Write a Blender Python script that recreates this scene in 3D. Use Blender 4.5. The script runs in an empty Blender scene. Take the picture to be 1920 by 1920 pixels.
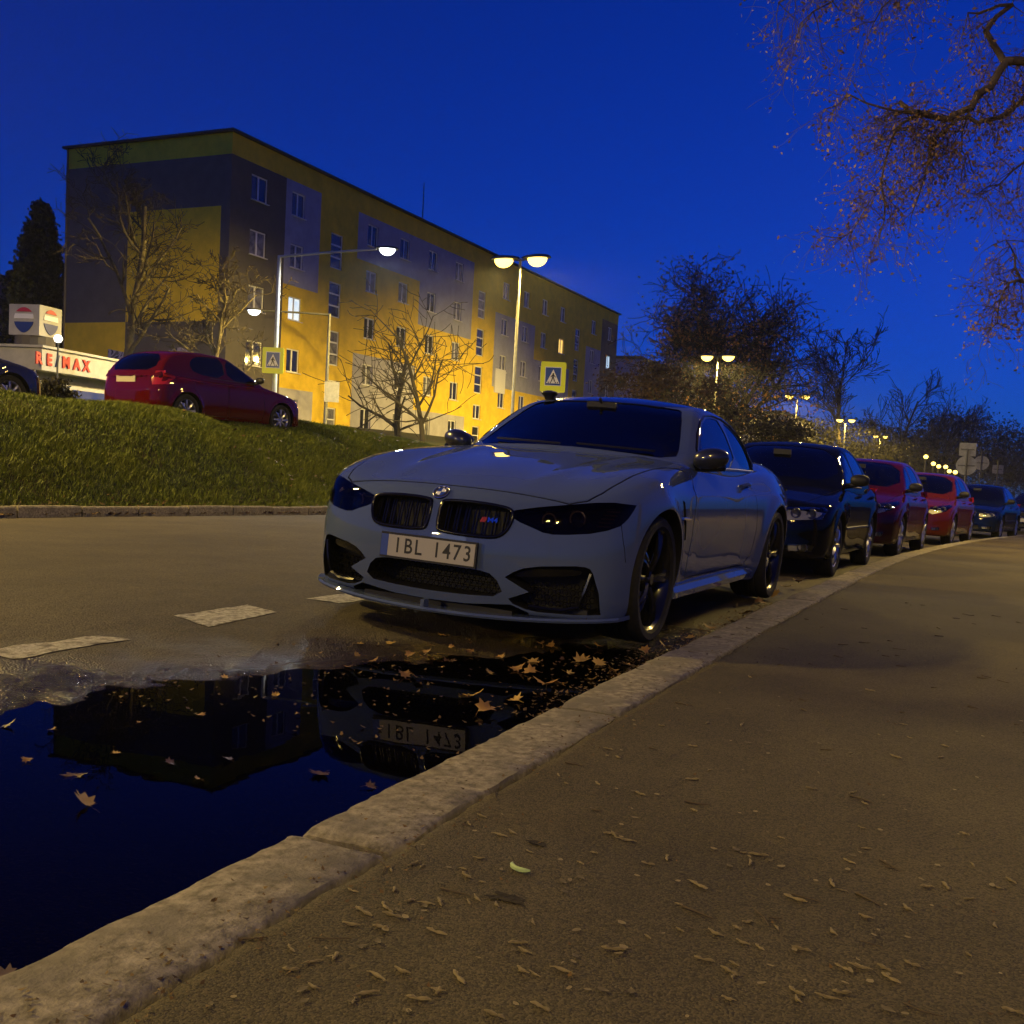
import bpy, bmesh, math, random
import numpy as np
from mathutils import Vector, Matrix, Euler
from mathutils.geometry import delaunay_2d_cdt
R = math.radians
rng = random.Random(7)
nrng = np.random.default_rng(11)
scene = bpy.context.scene
COL = scene.collection

# ------------------------------------------------------------------ camera
CAM_H = 0.878
def _camera():
    r, p, yaw = R(3.1), R(4.0), R(24.69)
    f0 = np.array([-math.sin(yaw), math.cos(yaw), 0.0]); r0 = np.array([math.cos(yaw), math.sin(yaw), 0.0]); u0 = np.array([0, 0, 1.0])
    fw = f0*math.cos(p) - u0*math.sin(p); u1 = u0*math.cos(p) + f0*math.sin(p)
    rt = math.cos(r)*r0 + math.sin(r)*u1; up = -math.sin(r)*r0 + math.cos(r)*u1
    cam = bpy.data.cameras.new('camera'); ob = bpy.data.objects.new('camera', cam); COL.objects.link(ob)
    M = Matrix(((rt[0], up[0], -fw[0], 0.0), (rt[1], up[1], -fw[1], 0.0), (rt[2], up[2], -fw[2], CAM_H), (0, 0, 0, 1)))
    ob.matrix_world = M
    cam.sensor_fit = 'HORIZONTAL'; cam.sensor_width = 36.0; cam.lens = 36.0*1940/1920
    cam.shift_y = 50/1920.0
    cam.clip_start = 0.05; cam.clip_end = 4000
    scene.camera = ob
    return rt, up, fw
RT, UP, FW = _camera()
def at(px, py, d):
    """point of the place seen at photo pixel (px,py) at depth d"""
    v = FW + (px-960)/1940*RT - (py-1010)/1940*UP
    return Vector((v[0]*d, v[1]*d, CAM_H + v[2]*d))
def ground(px, py, z=0.0):
    v = FW + (px-960)/1940*RT - (py-1010)/1940*UP
    t = (z-CAM_H)/v[2]
    return Vector((v[0]*t, v[1]*t, z))

# ------------------------------------------------------------------ sky, sun, exposure
SKY_STRENGTH = 0.050; HAZE = 0.00034
world = bpy.data.worlds.new('World'); scene.world = world; world.use_nodes = True
wn = world.node_tree.nodes; wl = world.node_tree.links; wn.clear()
_o = wn.new('ShaderNodeOutputWorld'); _b = wn.new('ShaderNodeBackground'); _s = wn.new('ShaderNodeTexSky')
_s.sky_type = 'NISHITA'; _s.sun_disc = False; _s.sun_elevation = R(7); _s.sun_rotation = R(200); _s.altitude = 300
_s.air_density = 1.0; _s.dust_density = 0.2; _s.ozone_density = 3.0
_m = wn.new('ShaderNodeMix'); _m.data_type = 'RGBA'; _m.blend_type = 'MULTIPLY'; _m.inputs[0].default_value = 1.0
_m.inputs[7].default_value = (0.008, 0.145, 1.0, 1)
wl.new(_s.outputs[0], _m.inputs[6]); wl.new(_m.outputs[2], _b.inputs[0]); _b.inputs[1].default_value = SKY_STRENGTH
wl.new(_b.outputs[0], _o.inputs[0])
_sun = bpy.data.lights.new('sun', 'SUN'); _sun.energy = 0.02; _sun.angle = R(12); _sun.color = (0.6, 0.7, 1.0)
_so = bpy.data.objects.new('sun', _sun); COL.objects.link(_so); _so.rotation_euler = (R(80), 0, R(-20))
scene.view_settings.view_transform = 'Standard'; scene.view_settings.look = 'None'
scene.view_settings.exposure = 1.1; scene.view_settings.gamma = 1.0
scene.render.engine = 'CYCLES'
scene.cycles.use_denoising = True; scene.cycles.use_adaptive_sampling = True; scene.cycles.adaptive_threshold = 0.025; scene.cycles.adaptive_min_samples = 20
scene.cycles.volume_bounces = 0; scene.cycles.max_bounces = 8; scene.cycles.diffuse_bounces = 3; scene.cycles.glossy_bounces = 4
scene.cycles.transmission_bounces = 6; scene.cycles.transparent_max_bounces = 12
scene.cycles.sample_clamp_indirect = 4.0; scene.cycles.caustics_reflective = False; scene.cycles.caustics_refractive = False

# ------------------------------------------------------------------ materials
MATS = {}
def mat(name, col, rough=0.6, metal=0.0, coat=0.0, trans=0.0, ior=1.45, emit=None, estr=0.0, spec=0.5, alpha=1.0):
    if name in MATS: return MATS[name]
    m = bpy.data.materials.new(name); m.use_nodes = True
    b = m.node_tree.nodes['Principled BSDF']
    b.inputs['Base Color'].default_value = (*col, 1); b.inputs['Roughness'].default_value = rough
    b.inputs['Metallic'].default_value = metal; b.inputs['Coat Weight'].default_value = coat
    b.inputs['Coat Roughness'].default_value = 0.04
    b.inputs['Transmission Weight'].default_value = trans; b.inputs['IOR'].default_value = ior
    b.inputs['Specular IOR Level'].default_value = spec
    if emit: b.inputs['Emission Color'].default_value = (*emit, 1); b.inputs['Emission Strength'].default_value = estr
    MATS[name] = m; return m
def nodes(m):
    nt = m.node_tree; return nt.nodes, nt.links, nt.nodes['Principled BSDF']
def noise_mat(name, c1, c2, scale=8, detail=8, rough=(0.7, 0.9), bump=0.2, bscale=60, c3=None, scale3=1.0, coat=0.0, spec=0.3, bdist=0.01):
    """two-tone mottled colour with fine relief, in object coordinates"""
    if name in MATS: return MATS[name]
    m = mat(name, c1, 0.8, coat=coat, spec=spec); n, l, b = nodes(m)
    tc = n.new('ShaderNodeTexCoord')
    t = n.new('ShaderNodeTexNoise'); t.inputs['Scale'].default_value = scale; t.inputs['Detail'].default_value = detail; t.inputs['Roughness'].default_value = 0.65
    l.new(tc.outputs['Object'], t.inputs['Vector'])
    rp = n.new('ShaderNodeValToRGB'); rp.color_ramp.elements[0].position = 0.35; rp.color_ramp.elements[1].position = 0.65
    rp.color_ramp.elements[0].color = (*c1, 1); rp.color_ramp.elements[1].color = (*c2, 1)
    l.new(t.outputs[0], rp.inputs[0]); out = rp.outputs[0]
    if c3:
        t3 = n.new('ShaderNodeTexNoise'); t3.inputs['Scale'].default_value = scale3; t3.inputs['Detail'].default_value = 5
        l.new(tc.outputs['Object'], t3.inputs['Vector'])
        r3 = n.new('ShaderNodeValToRGB'); r3.color_ramp.elements[0].position = 0.45; r3.color_ramp.elements[1].position = 0.7
        l.new(t3.outputs[0], r3.inputs[0])
        mx = n.new('ShaderNodeMix'); mx.data_type = 'RGBA'; l.new(r3.outputs[0], mx.inputs[0]); l.new(out, mx.inputs[6]); mx.inputs[7].default_value = (*c3, 1)
        out = mx.outputs[2]
    l.new(out, b.inputs['Base Color'])
    mr = n.new('ShaderNodeMapRange'); mr.inputs[3].default_value = rough[0]; mr.inputs[4].default_value = rough[1]
    l.new(t.outputs[0], mr.inputs[0]); l.new(mr.outputs[0], b.inputs['Roughness'])
    if bump:
        t2 = n.new('ShaderNodeTexNoise'); t2.inputs['Scale'].default_value = bscale; t2.inputs['Detail'].default_value = 4
        l.new(tc.outputs['Object'], t2.inputs['Vector'])
        bp = n.new('ShaderNodeBump'); bp.inputs['Strength'].default_value = bump; bp.inputs['Distance'].default_value = bdist
        l.new(t2.outputs[0], bp.inputs['Height']); l.new(bp.outputs[0], b.inputs['Normal'])
    return m

# ------------------------------------------------------------------ object helpers
def link(name, data, parent=None, loc=None, rot=None):
    o = bpy.data.objects.new(name, data); COL.objects.link(o)
    if parent is not None: o.parent = parent
    if loc is not None: o.location = loc
    if rot is not None: o.rotation_euler = rot
    return o
def tag(o, label, cat, group=None):
    o['label'] = label; o['category'] = cat
    if group: o['group'] = group
    return o
def empty(name, loc=(0, 0, 0), rz=0.0, label=None, cat=None, group=None):
    o = bpy.data.objects.new(name, None); COL.objects.link(o); o.empty_display_size = 0.2
    o.location = loc; o.rotation_euler = (0, 0, rz)
    if label: tag(o, label, cat, group)
    return o
def struct(o, kind='structure'):
    o['kind'] = kind; return o
def copy_tree(o, parent=None):
    c = o.copy(); COL.objects.link(c)
    if parent is not None: c.parent = parent
    for ch in o.children: copy_tree(ch, c)
    return c
class MB:
    """collects shapes; build() links them as one mesh object"""
    def __init__(s): s.v = []; s.f = []; s.mi = []; s.cur = 0
    def add(s, vs, fs):
        b = len(s.v); s.v += [tuple(p) for p in vs]; s.f += [tuple(i+b for i in f) for f in fs]; s.mi += [s.cur]*len(fs); return s
    def box(s, c, d, rot=None):
        hx, hy, hz = d[0]/2, d[1]/2, d[2]/2
        vs = [Vector((x, y, z)) for x in (-hx, hx) for y in (-hy, hy) for z in (-hz, hz)]
        if rot is not None:
            m = rot if isinstance(rot, Matrix) else Euler(rot).to_matrix()
            vs = [m @ v for v in vs]
        vs = [v + Vector(c) for v in vs]
        return s.add(vs, [(0, 1, 3, 2), (4, 6, 7, 5), (0, 4, 5, 1), (2, 3, 7, 6), (0, 2, 6, 4), (1, 5, 7, 3)])
    def tube(s, pts, rad, n=8, caps=True, closed=False):
        pts = [Vector(p) for p in pts]; k = len(pts)
        rad = rad if isinstance(rad, (list, tuple, np.ndarray)) else [rad]*k
        vs = []; up = None
        for i, p in enumerate(pts):
            if closed: t = pts[(i+1) % k]-pts[i-1]
            else: t = pts[min(i+1, k-1)]-pts[max(i-1, 0)]
            if t.length < 1e-9: t = Vector((0, 0, 1))
            t.normalize()
            if up is None:
                up = Vector((0, 0, 1)) if abs(t.z) < 0.9 else Vector((1, 0, 0))
            a = up - t*up.dot(t)
            if a.length < 1e-6: a = t.orthogonal()
            a.normalize(); b = t.cross(a); up = a
            for j in range(n):
                q = 2*math.pi*j/n; vs.append(p + (a*math.cos(q)+b*math.sin(q))*rad[i])
        fs = []
        for i in range(k if closed else k-1):
            i2 = (i+1) % k
            for j in range(n):
                j2 = (j+1) % n; fs.append((i*n+j, i*n+j2, i2*n+j2, i2*n+j))
        if caps and not closed:
            fs.append(tuple(range(n-1, -1, -1))); fs.append(tuple((k-1)*n+j for j in range(n)))
        return s.add(vs, fs)
    def lathe(s, prof, n=24, axis='Z', c=(0, 0, 0)):
        """prof: list of (radius, height)"""
        vs = []; c = Vector(c)
        for r_, h in prof:
            for j in range(n):
                q = 2*math.pi*j/n; x, y = r_*math.cos(q), r_*math.sin(q)
                v = (x, y, h) if axis == 'Z' else ((h, x, y) if axis == 'X' else (x, h, y))
                vs.append(Vector(v)+c)
        fs = []
        for i in range(len(prof)-1):
            for j in range(n):
                j2 = (j+1) % n; fs.append((i*n+j, i*n+j2, (i+1)*n+j2, (i+1)*n+j))
        return s.add(vs, fs)
    def prism(s, poly, a, b, axis='Z'):
        """polygon (2D) extruded between a and b along axis. X: poly is (y,z); Y: (x,z); Z: (x,y)"""
        n = len(poly); vs = []
        for h in (a, b):
            for u, w in poly:
                vs.append((h, u, w) if axis == 'X' else ((u, h, w) if axis == 'Y' else (u, w, h)))
        fs = [tuple(range(n-1, -1, -1)), tuple(range(n, 2*n))]+[(i, (i+1) % n, n+(i+1) % n, n+i) for i in range(n)]
        return s.add(vs, fs)
    def mesh(s, name, mats, smooth=False, fix=True):
        me = bpy.data.meshes.new(name); me.from_pydata(s.v, [], s.f)
        for m in (mats if isinstance(mats, (list, tuple)) else [mats]): me.materials.append(m)
        if any(s.mi): me.polygons.foreach_set('material_index', s.mi)
        if fix:
            bm = bmesh.new(); bm.from_mesh(me); bmesh.ops.recalc_face_normals(bm, faces=bm.faces); bm.to_mesh(me); bm.free()
        if smooth is not False:
            me.polygons.foreach_set('use_smooth', [True]*len(me.polygons))
            if smooth is not True: me.set_sharp_from_angle(angle=R(smooth))
        me.update(); return me
    def build(s, name, mats, parent=None, smooth=False, loc=None, rot=None, fix=True):
        return link(name, s.mesh(name, mats, smooth, fix), parent, loc, rot)
def text_mesh(s, size, depth=0.002, font_bold=0.0, squeeze=1.0):
    cu = bpy.data.curves.new('t', 'FONT'); cu.body = s; cu.size = size; cu.extrude = depth; cu.align_x = 'CENTER'; cu.align_y = 'CENTER'
    cu.offset = font_bold; cu.resolution_u = 3
    o = bpy.data.objects.new('t', cu); COL.objects.link(o)
    dg = bpy.context.evaluated_depsgraph_get(); dg.update()
    me = bpy.data.meshes.new_from_object(o.evaluated_get(dg)); bpy.data.objects.remove(o)
    if squeeze != 1.0: me.transform(Matrix.Diagonal((squeeze, 1, 1, 1)))
    return me
# ================================================================== cars: implicit surfaces
def spl(xs, ys):
    """natural cubic spline"""
    xs = np.asarray(xs, float); ys = np.asarray(ys, float); n = len(xs); h = np.diff(xs)
    A = np.eye(n); b = np.zeros(n)
    for i in range(1, n-1):
        A[i, i-1] = h[i-1]; A[i, i] = 2*(h[i-1]+h[i]); A[i, i+1] = h[i]
        b[i] = 6*((ys[i+1]-ys[i])/h[i]-(ys[i]-ys[i-1])/h[i-1])
    M = np.linalg.solve(A, b)
    gx = np.linspace(xs[0], xs[-1], 3000); i = np.clip(np.searchsorted(xs, gx)-1, 0, n-2)
    t = gx-xs[i]; hh = h[i]
    gy = ys[i]+t*((ys[i+1]-ys[i])/hh-hh*(2*M[i]+M[i+1])/6)+t*t*M[i]/2+t**3*(M[i+1]-M[i])/(6*hh)
    s0 = (gy[1]-gy[0])/(gx[1]-gx[0]); s1 = (gy[-1]-gy[-2])/(gx[-1]-gx[-2])
    def ev(x):
        x = np.asarray(x, float); y = np.interp(x, gx, gy)
        return y + np.where(x < xs[0], (x-xs[0])*s0, 0) + np.where(x > xs[-1], (x-xs[-1])*s1, 0)
    return ev
def smax(a, b, k):
    h = np.clip(0.5+0.5*(a-b)/k, 0, 1); return a*h+b*(1-h)+k*h*(1-h)
def smin(a, b, k): return -smax(-a, -b, k)
def surfnets(f, lo, hi, h, newton=4):
    """dual contouring of f=0, symmetric in x (f uses |x|)"""
    nx = int(math.ceil(hi[0]/h))+1
    xs = (np.arange(nx)+0.5)*h
    ys = np.arange(lo[1], hi[1]+h, h); zs = np.arange(lo[2], hi[2]+h, h)
    X, Y, Z = np.meshgrid(xs, ys, zs, indexing='ij', sparse=True)
    half = f(X, Y, Z)+np.zeros((len(xs), len(ys), len(zs)))
    V = np.concatenate([half[::-1], half], 0); xs = np.concatenate([-xs[::-1], xs])
    S = V < 0
    c = [S[:-1, :-1, :-1], S[1:, :-1, :-1], S[:-1, 1:, :-1], S[1:, 1:, :-1], S[:-1, :-1, 1:], S[1:, :-1, 1:], S[:-1, 1:, 1:], S[1:, 1:, 1:]]
    sm = sum(q.astype(np.int8) for q in c); act = (sm > 0) & (sm < 8)
    I, J, K = np.nonzero(act); idx = -np.ones(act.shape, int); idx[I, J, K] = np.arange(len(I))
    off = [(0, 0, 0), (1, 0, 0), (0, 1, 0), (1, 1, 0), (0, 0, 1), (1, 0, 1), (0, 1, 1), (1, 1, 1)]
    ev = [(0, 1), (2, 3), (4, 5), (6, 7), (0, 2), (1, 3), (4, 6), (5, 7), (0, 4), (1, 5), (2, 6), (3, 7)]
    val = [V[I+o[0], J+o[1], K+o[2]] for o in off]
    P = np.zeros((len(I), 3)); cnt = np.zeros(len(I))
    for a, b in ev:
        cr = (val[a] < 0) != (val[b] < 0); t = np.where(cr, val[a]/np.where(cr, val[a]-val[b], 1), 0)
        oa, ob = np.array(off[a], float), np.array(off[b], float)
        P += np.where(cr[:, None], oa+(ob-oa)*t[:, None], 0); cnt += cr
    P /= cnt[:, None]; P += np.stack([I, J, K], 1); P = P*h+np.array([xs[0], ys[0], zs[0]])
    F = []
    def quads(sgn_a, sgn_b, cells):
        cr = sgn_a != sgn_b; i, j, k = np.nonzero(cr); up = sgn_a[i, j, k]
        q = np.stack([idx[i+d[0], j+d[1], k+d[2]] for d in cells], 1)
        q[~up] = q[~up][:, ::-1]; F.append(q)
    quads(S[:-1, 1:-1, 1:-1], S[1:, 1:-1, 1:-1], [(0, 0, 0), (0, 1, 0), (0, 1, 1), (0, 0, 1)])
    quads(S[1:-1, :-1, 1:-1], S[1:-1, 1:, 1:-1], [(0, 0, 0), (0, 0, 1), (1, 0, 1), (1, 0, 0)])
    quads(S[1:-1, 1:-1, :-1], S[1:-1, 1:-1, 1:], [(0, 0, 0), (1, 0, 0), (1, 1, 0), (0, 1, 0)])
    F = np.concatenate(F); F = F[(F >= 0).all(1)]
    for _ in range(newton):
        v, g = grad(f, P); st = (v/np.maximum((g*g).sum(1), 0.15))[:, None]*g
        ln = np.linalg.norm(st, axis=1, keepdims=True); P -= st*np.minimum(1, 0.5*h/np.maximum(ln, 1e-9))
    return P, F
def grad(f, P, e=1.5e-3):
    x, y, z = P[:, 0], P[:, 1], P[:, 2]; v = f(x, y, z)
    g = np.stack([f(x+e, y, z)-f(x-e, y, z), f(x, y+e, z)-f(x, y-e, z), f(x, y, z+e)-f(x, y, z-e)], 1)/(2*e)
    return v, g
def np_mesh(name, P, F, mats):
    me = bpy.data.meshes.new(name); me.from_pydata(P.tolist(), [], F.tolist())
    for m in mats: me.materials.append(m)
    return me
def boolean(me, cutters, op='DIFFERENCE', solver='MANIFOLD'):
    o = bpy.data.objects.new('tmp', me); COL.objects.link(o); tmp = [o]
    for c in cutters:
        oc = bpy.data.objects.new('cut', c); COL.objects.link(oc); tmp.append(oc)
        md = o.modifiers.new('b', 'BOOLEAN'); md.operation = op; md.object = oc; md.solver = solver
        if solver == 'EXACT': md.material_mode = 'TRANSFER'
    dg = bpy.context.evaluated_depsgraph_get(); dg.update()
    r = bpy.data.meshes.new_from_object(o.evaluated_get(dg))
    for t in tmp: bpy.data.objects.remove(t)
    return r
def implicit_normals(me, fs, tol=6e-4, flat_slot=None):
    """smooth normals from the implicit surface where a face lies on it, flat elsewhere"""
    n = len(me.vertices); co = np.empty(n*3); me.vertices.foreach_get('co', co); co = co.reshape(-1, 3)
    fn = np.empty(len(me.polygons)*3); me.polygons.foreach_get('normal', fn); fn = fn.reshape(-1, 3)
    best = np.full(n, 9.0); N = np.zeros((n, 3))
    for f in fs:
        v, g = grad(f, co); ln = np.linalg.norm(g, axis=1, keepdims=True); d = np.abs(v)/np.maximum(ln[:, 0], 0.2)
        m = d < best; best[m] = d[m]; N[m] = (g/np.maximum(ln, 1e-9))[m]
    lv = np.empty(len(me.loops), int); me.loops.foreach_get('vertex_index', lv)
    lt = np.empty(len(me.polygons), int); me.polygons.foreach_get('loop_total', lt); fi = np.repeat(np.arange(len(lt)), lt)
    ok = best < tol; ln = N[lv]; good = ok[lv] & ((ln*fn[fi]).sum(1) > 0.45)
    out = np.where(good[:, None], ln, fn[fi])
    me.polygons.foreach_set('use_smooth', [True]*len(me.polygons)); me.update()
    me.normals_split_custom_set(out.tolist())
def inpoly(px, py, poly):
    poly = np.asarray(poly); r = np.zeros(len(px), bool); j = len(poly)-1
    for i in range(len(poly)):
        a, b = poly[i], poly[j]
        c = ((a[1] > py) != (b[1] > py)) & (px < (b[0]-a[0])*(py-a[1])/(b[1]-a[1]+1e-12)+a[0]); r ^= c; j = i
    return r
def densify(poly, h, closed=True):
    out = []; n = len(poly)
    for i in range(n if closed else n-1):
        a, b = np.array(poly[i], float), np.array(poly[(i+1) % n], float); k = max(1, int(np.ceil(np.linalg.norm(b-a)/h)))
        out += [tuple(a+(b-a)*t/k) for t in range(k)]
    if not closed: out.append(tuple(poly[-1]))
    return out
def roundpoly(poly, it=2):
    """Chaikin corner cutting"""
    for _ in range(it):
        q = []; n = len(poly)
        for i in range(n):
            a, b = poly[i], poly[(i+1) % n]
            q.append((a[0]*.75+b[0]*.25, a[1]*.75+b[1]*.25)); q.append((a[0]*.25+b[0]*.75, a[1]*.25+b[1]*.75))
        poly = q
    return poly
def shoot(f, axis, u, w, start, end, steps=90):
    """first crossing of f=0 along an axis. axis 'Y': u=x,w=z scanning y; 'X': u=y,w=z scanning x; 'Z': u=x,w=y scanning z"""
    u = np.asarray(u, float); w = np.asarray(w, float); ts = np.linspace(start, end, steps)
    def ev(t):
        if axis == 'Y': return f(u, t, w)
        if axis == 'X': return f(t, u, w)
        return f(u, w, t)
    n = len(u); u0, w0 = u, w; u, w = np.tile(u0, steps), np.tile(w0, steps); V = ev(np.repeat(ts, n)).reshape(steps, n); u, w = u0, w0
    C = (V[:-1] > 0) & (V[1:] <= 0); found = C.any(0); k = C.argmax(0); lo = ts[k]; hi = ts[k+1]
    for _ in range(13):
        m = (lo+hi)/2; v = ev(m) > 0; lo = np.where(v, m, lo); hi = np.where(v, hi, m)
    return np.where(found, (lo+hi)/2, np.nan)
def on_surf(f, axis, pts, start, end, off=0.0):
    pts = np.asarray(pts, float); t = shoot(f, axis, pts[:, 0], pts[:, 1], start, end)
    if np.isnan(t).any():
        g = ~np.isnan(t)
        if not g.any(): t = np.full(len(t), (start+end)/2)
        else:
            for i in np.nonzero(~g)[0]: t[i] = t[g][np.argmin(((pts[g]-pts[i])**2).sum(1))]
    if axis == 'Y': P = np.stack([pts[:, 0], t, pts[:, 1]], 1)
    elif axis == 'X': P = np.stack([t, pts[:, 0], pts[:, 1]], 1)
    else: P = np.stack([pts[:, 0], pts[:, 1], t], 1)
    _, g = grad(f, P); N = g/np.maximum(np.linalg.norm(g, axis=1, keepdims=True), 1e-9)
    return P+N*off, N
def patch(f, axis, poly, start, end, off=0.002, thick=0.004, h=0.03):
    """a curved plate: polygon laid on the implicit surface; closed, 'thick' deep"""
    poly = densify(poly, h)
    a = np.array(poly); mn, mx = a.min(0), a.max(0)
    gx, gy = np.meshgrid(np.arange(mn[0]+h/2, mx[0], h), np.arange(mn[1]+h/2, mx[1], h)); q = np.stack([gx.ravel(), gy.ravel()], 1)
    q = q[inpoly(q[:, 0], q[:, 1], poly)] if len(q) else q
    if len(q):
        d = np.min(np.linalg.norm(q[:, None]-a[None], axis=2), 1); q = q[d > h*0.45]
    n = len(poly); vs = [Vector(p) for p in poly]+[Vector(p) for p in q.tolist()]
    r = delaunay_2d_cdt(vs, [], [list(range(n))], 1, 1e-6)
    pv = np.array([tuple(v) for v in r[0]]); tri = [tuple(t) for t in r[2]]
    P, N = on_surf(f, axis, pv, start, end, off); Q = P-N*thick
    k = len(P); fs = list(tri)+[tuple(i+k for i in t[::-1]) for t in tri]
    cnt = {}
    for t in tri:
        for i in range(len(t)):
            e = (t[i], t[(i+1) % len(t)])
            if (e[1], e[0]) in cnt: del cnt[(e[1], e[0])]
            else: cnt[e] = 1
    fs += [(b, a_, a_+k, b+k) for a_, b in cnt]
    m = MB(); m.add(P.tolist()+Q.tolist(), fs); return m
def gap(f, axis, line, start, end, w=0.0075, depth=0.02, out=0.02, h=0.03):
    """cutter for a panel gap along a polyline laid on the surface"""
    pts = densify(line, h, closed=False); P, N = on_surf(f, axis, pts, start, end)
    vs = []; k = len(P)
    for i in range(k):
        t = P[min(i+1, k-1)]-P[max(i-1, 0)]; s = np.cross(t, N[i]); s = s/np.linalg.norm(s)*w/2
        for a, b in ((-1, out), (1, out), (1, -depth), (-1, -depth)): vs.append(P[i]+s*a+N[i]*b)
    fs = [(3, 2, 1, 0)]
    for i in range(k-1):
        for j in range(4): fs.append((i*4+j, i*4+(j+1) % 4, i*4+4+(j+1) % 4, i*4+4+j))
    fs.append(tuple((k-1)*4+j for j in range(4)))
    m = MB(); m.add(vs, fs); return m
def mir(poly): return [(-x, z) for x, z in poly][::-1]
# ------------------------------------------------------------------ the grey-blue coupe: shape functions (metres, y runs back from the nose)
_P = spl([0, .2, .4, .55, .68, .78, .85, .90, .95, 1.0], [0, .016, .058, .108, .170, .240, .325, .45, .70, 1.05])
_Q = spl([.10, .18, .26, .34, .44, .52, .58, .63, .68, .73, .78, .85], [.05, .03, .008, 0, 0, .010, .025, .040, .062, .10, .19, .40])
_TC = spl([0, .1, .2, .35, .6, .9, 1.2, 1.5, 1.8, 2.6, 3.4, 3.8, 4.1, 4.4, 4.7], [.655, .718, .75, .788, .84, .888, .93, .97, .98, .95, .97, 1.0, 1.035, 1.05, 1.045])
_W = spl([0, .30, .6, .8, 1.05, 1.4, 1.8, 2.4, 2.9, 3.25, 3.6, 3.95, 4.3, 4.7], [.915, .925, .928, .93, .915, .892, .885, .885, .892, .915, .937, .922, .88, .80])
_SZ = spl([.10, .18, .26, .36, .48, .60, .70, .78, .85, .91, .97, 1.05], [.11, .075, .04, .018, .004, 0, .004, .018, .045, .085, .15, .28])
_RP = spl([0, .3, .5, .65, .75, .85, .95], [4.67, 4.66, 4.63, 4.57, 4.49, 4.34, 4.1])
def m4_body(x, y, z):
    ax = np.abs(x)
    front = _P(ax)+_Q(z)-y
    d = np.clip((y-.1)/1.5, 0, 1)
    drop = .085*np.exp(-((y-.05)/.33)**2)+.014+.018*d
    fend = .026*np.exp(-((ax-.72)/.15)**2)*np.exp(-((y-.90)/.45)**2)
    ridge = .006*np.exp(-((ax-(.34+.16*d))/.055)**2)*np.clip((y-.15)/.3, 0, 1)*np.clip((1.9-y)/.3, 0, 1)
    dome = .005*np.exp(-(ax/.16)**2)*np.clip((y-.2)/.3, 0, 1)*np.clip((1.7-y)/.4, 0, 1)
    top = z-(_TC(y)-drop*(ax/.78)**2.4+ridge+dome+fend)
    r1 = np.sqrt((y-.80)**2+(z-.33)**2); r2 = np.sqrt((y-3.612)**2+(z-.335)**2)
    flare = .022*np.exp(-((r1-.385)/.06)**2)+.026*np.exp(-((r2-.39)/.065)**2)
    dd = np.clip((y-1.25)/.35, 0, 1)*np.clip((3.15-y)/.4, 0, 1)
    swage = .010*np.tanh((z-.795)/.018)*np.clip((y-1.0)/.5, 0, 1)*np.clip((4.4-y)/.3, 0, 1)
    side = ax-(_W(y)-_SZ(z)+flare-dd*.004*np.exp(-((z-.40)/.13)**2)-swage*.9)
    rear = y-(_RP(ax)-.10*np.clip((.5-z)/.35, 0, 1)**2-.12*np.clip((z-.75)/.3, 0, 1)**1.5)
    b = smax(front, top, .05); b = smax(b, side, .06); b = smax(b, rear, .05)
    return smax(b, .150-z, .03)
_ZR = spl([1.10, 1.30, 1.45, 1.6, 1.8, 2.0, 2.14, 2.28, 2.45, 2.7, 3.0, 3.3, 3.6, 3.9, 4.15, 4.3], [.80, .90, .972, 1.045, 1.145, 1.245, 1.31, 1.35, 1.375, 1.383, 1.372, 1.332, 1.255, 1.145, 1.04, .96])
_WC = spl([.85, .95, 1.05, 1.15, 1.25, 1.32, 1.40], [.79, .772, .738, .695, .645, .602, .54])
_WY = spl([1.3, 1.8, 2.3, 2.8, 3.3, 3.7, 4.1], [1.0, 1.0, 1.0, .995, .965, .91, .83])
def m4_cabin(x, y, z):
    ax = np.abs(x)
    w = np.clip((2.6-y)/.8, 0, 1)
    yy = y-.26*(ax/.72)**2*w+.22*(ax/.72)**2*np.clip((y-2.9)/.8, 0, 1)
    roof = z-(_ZR(yy)-.042*(ax/.56)**2*np.clip((y-1.6)/.6, 0, 1))
    side = ax-_WC(z)*_WY(y)
    return smax(smax(roof, side, .05), .88-z, .02)
# ------------------------------------------------------------------ car materials
def paint(name, col, rough=0.32, metal=0.0, coat=1.0):
    if name in MATS: return MATS[name]
    m = mat(name, col, rough, metal, coat=1.0); n, l, b = nodes(m)
    b.inputs['Coat Roughness'].default_value = 0.03; b.inputs['Specular IOR Level'].default_value = 0.0; b.inputs['Coat Weight'].default_value = coat
    tc = n.new('ShaderNodeTexCoord'); t = n.new('ShaderNodeTexNoise'); t.inputs['Scale'].default_value = 5; t.inputs['Detail'].default_value = 10
    l.new(tc.outputs['Object'], t.inputs['Vector'])
    mr = n.new('ShaderNodeMapRange'); mr.inputs[3].default_value = rough-.06; mr.inputs[4].default_value = rough+.12
    l.new(t.outputs[0], mr.inputs[0]); l.new(mr.outputs[0], b.inputs['Roughness'])
    mc = n.new('ShaderNodeMapRange'); mc.inputs[1].default_value = .35; mc.inputs[2].default_value = .75; mc.inputs[3].default_value = .015; mc.inputs[4].default_value = .035
    l.new(t.outputs[0], mc.inputs[0]); l.new(mc.outputs[0], b.inputs['Coat Roughness'])
    return m
M_DARK = mat('black_plastic', (.008, .008, .009), .55)
M_GLOSSBLK = mat('gloss_black', (.005, .005, .006), .16, spec=.35)
M_RUB = noise_mat('tyre_rubber', (.012, .012, .012), (.022, .021, .019), 40, 3, (.7, .9), .3, 200)
M_CHROME = mat('chrome_trim', (.75, .75, .76), .12, 1.0)
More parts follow.
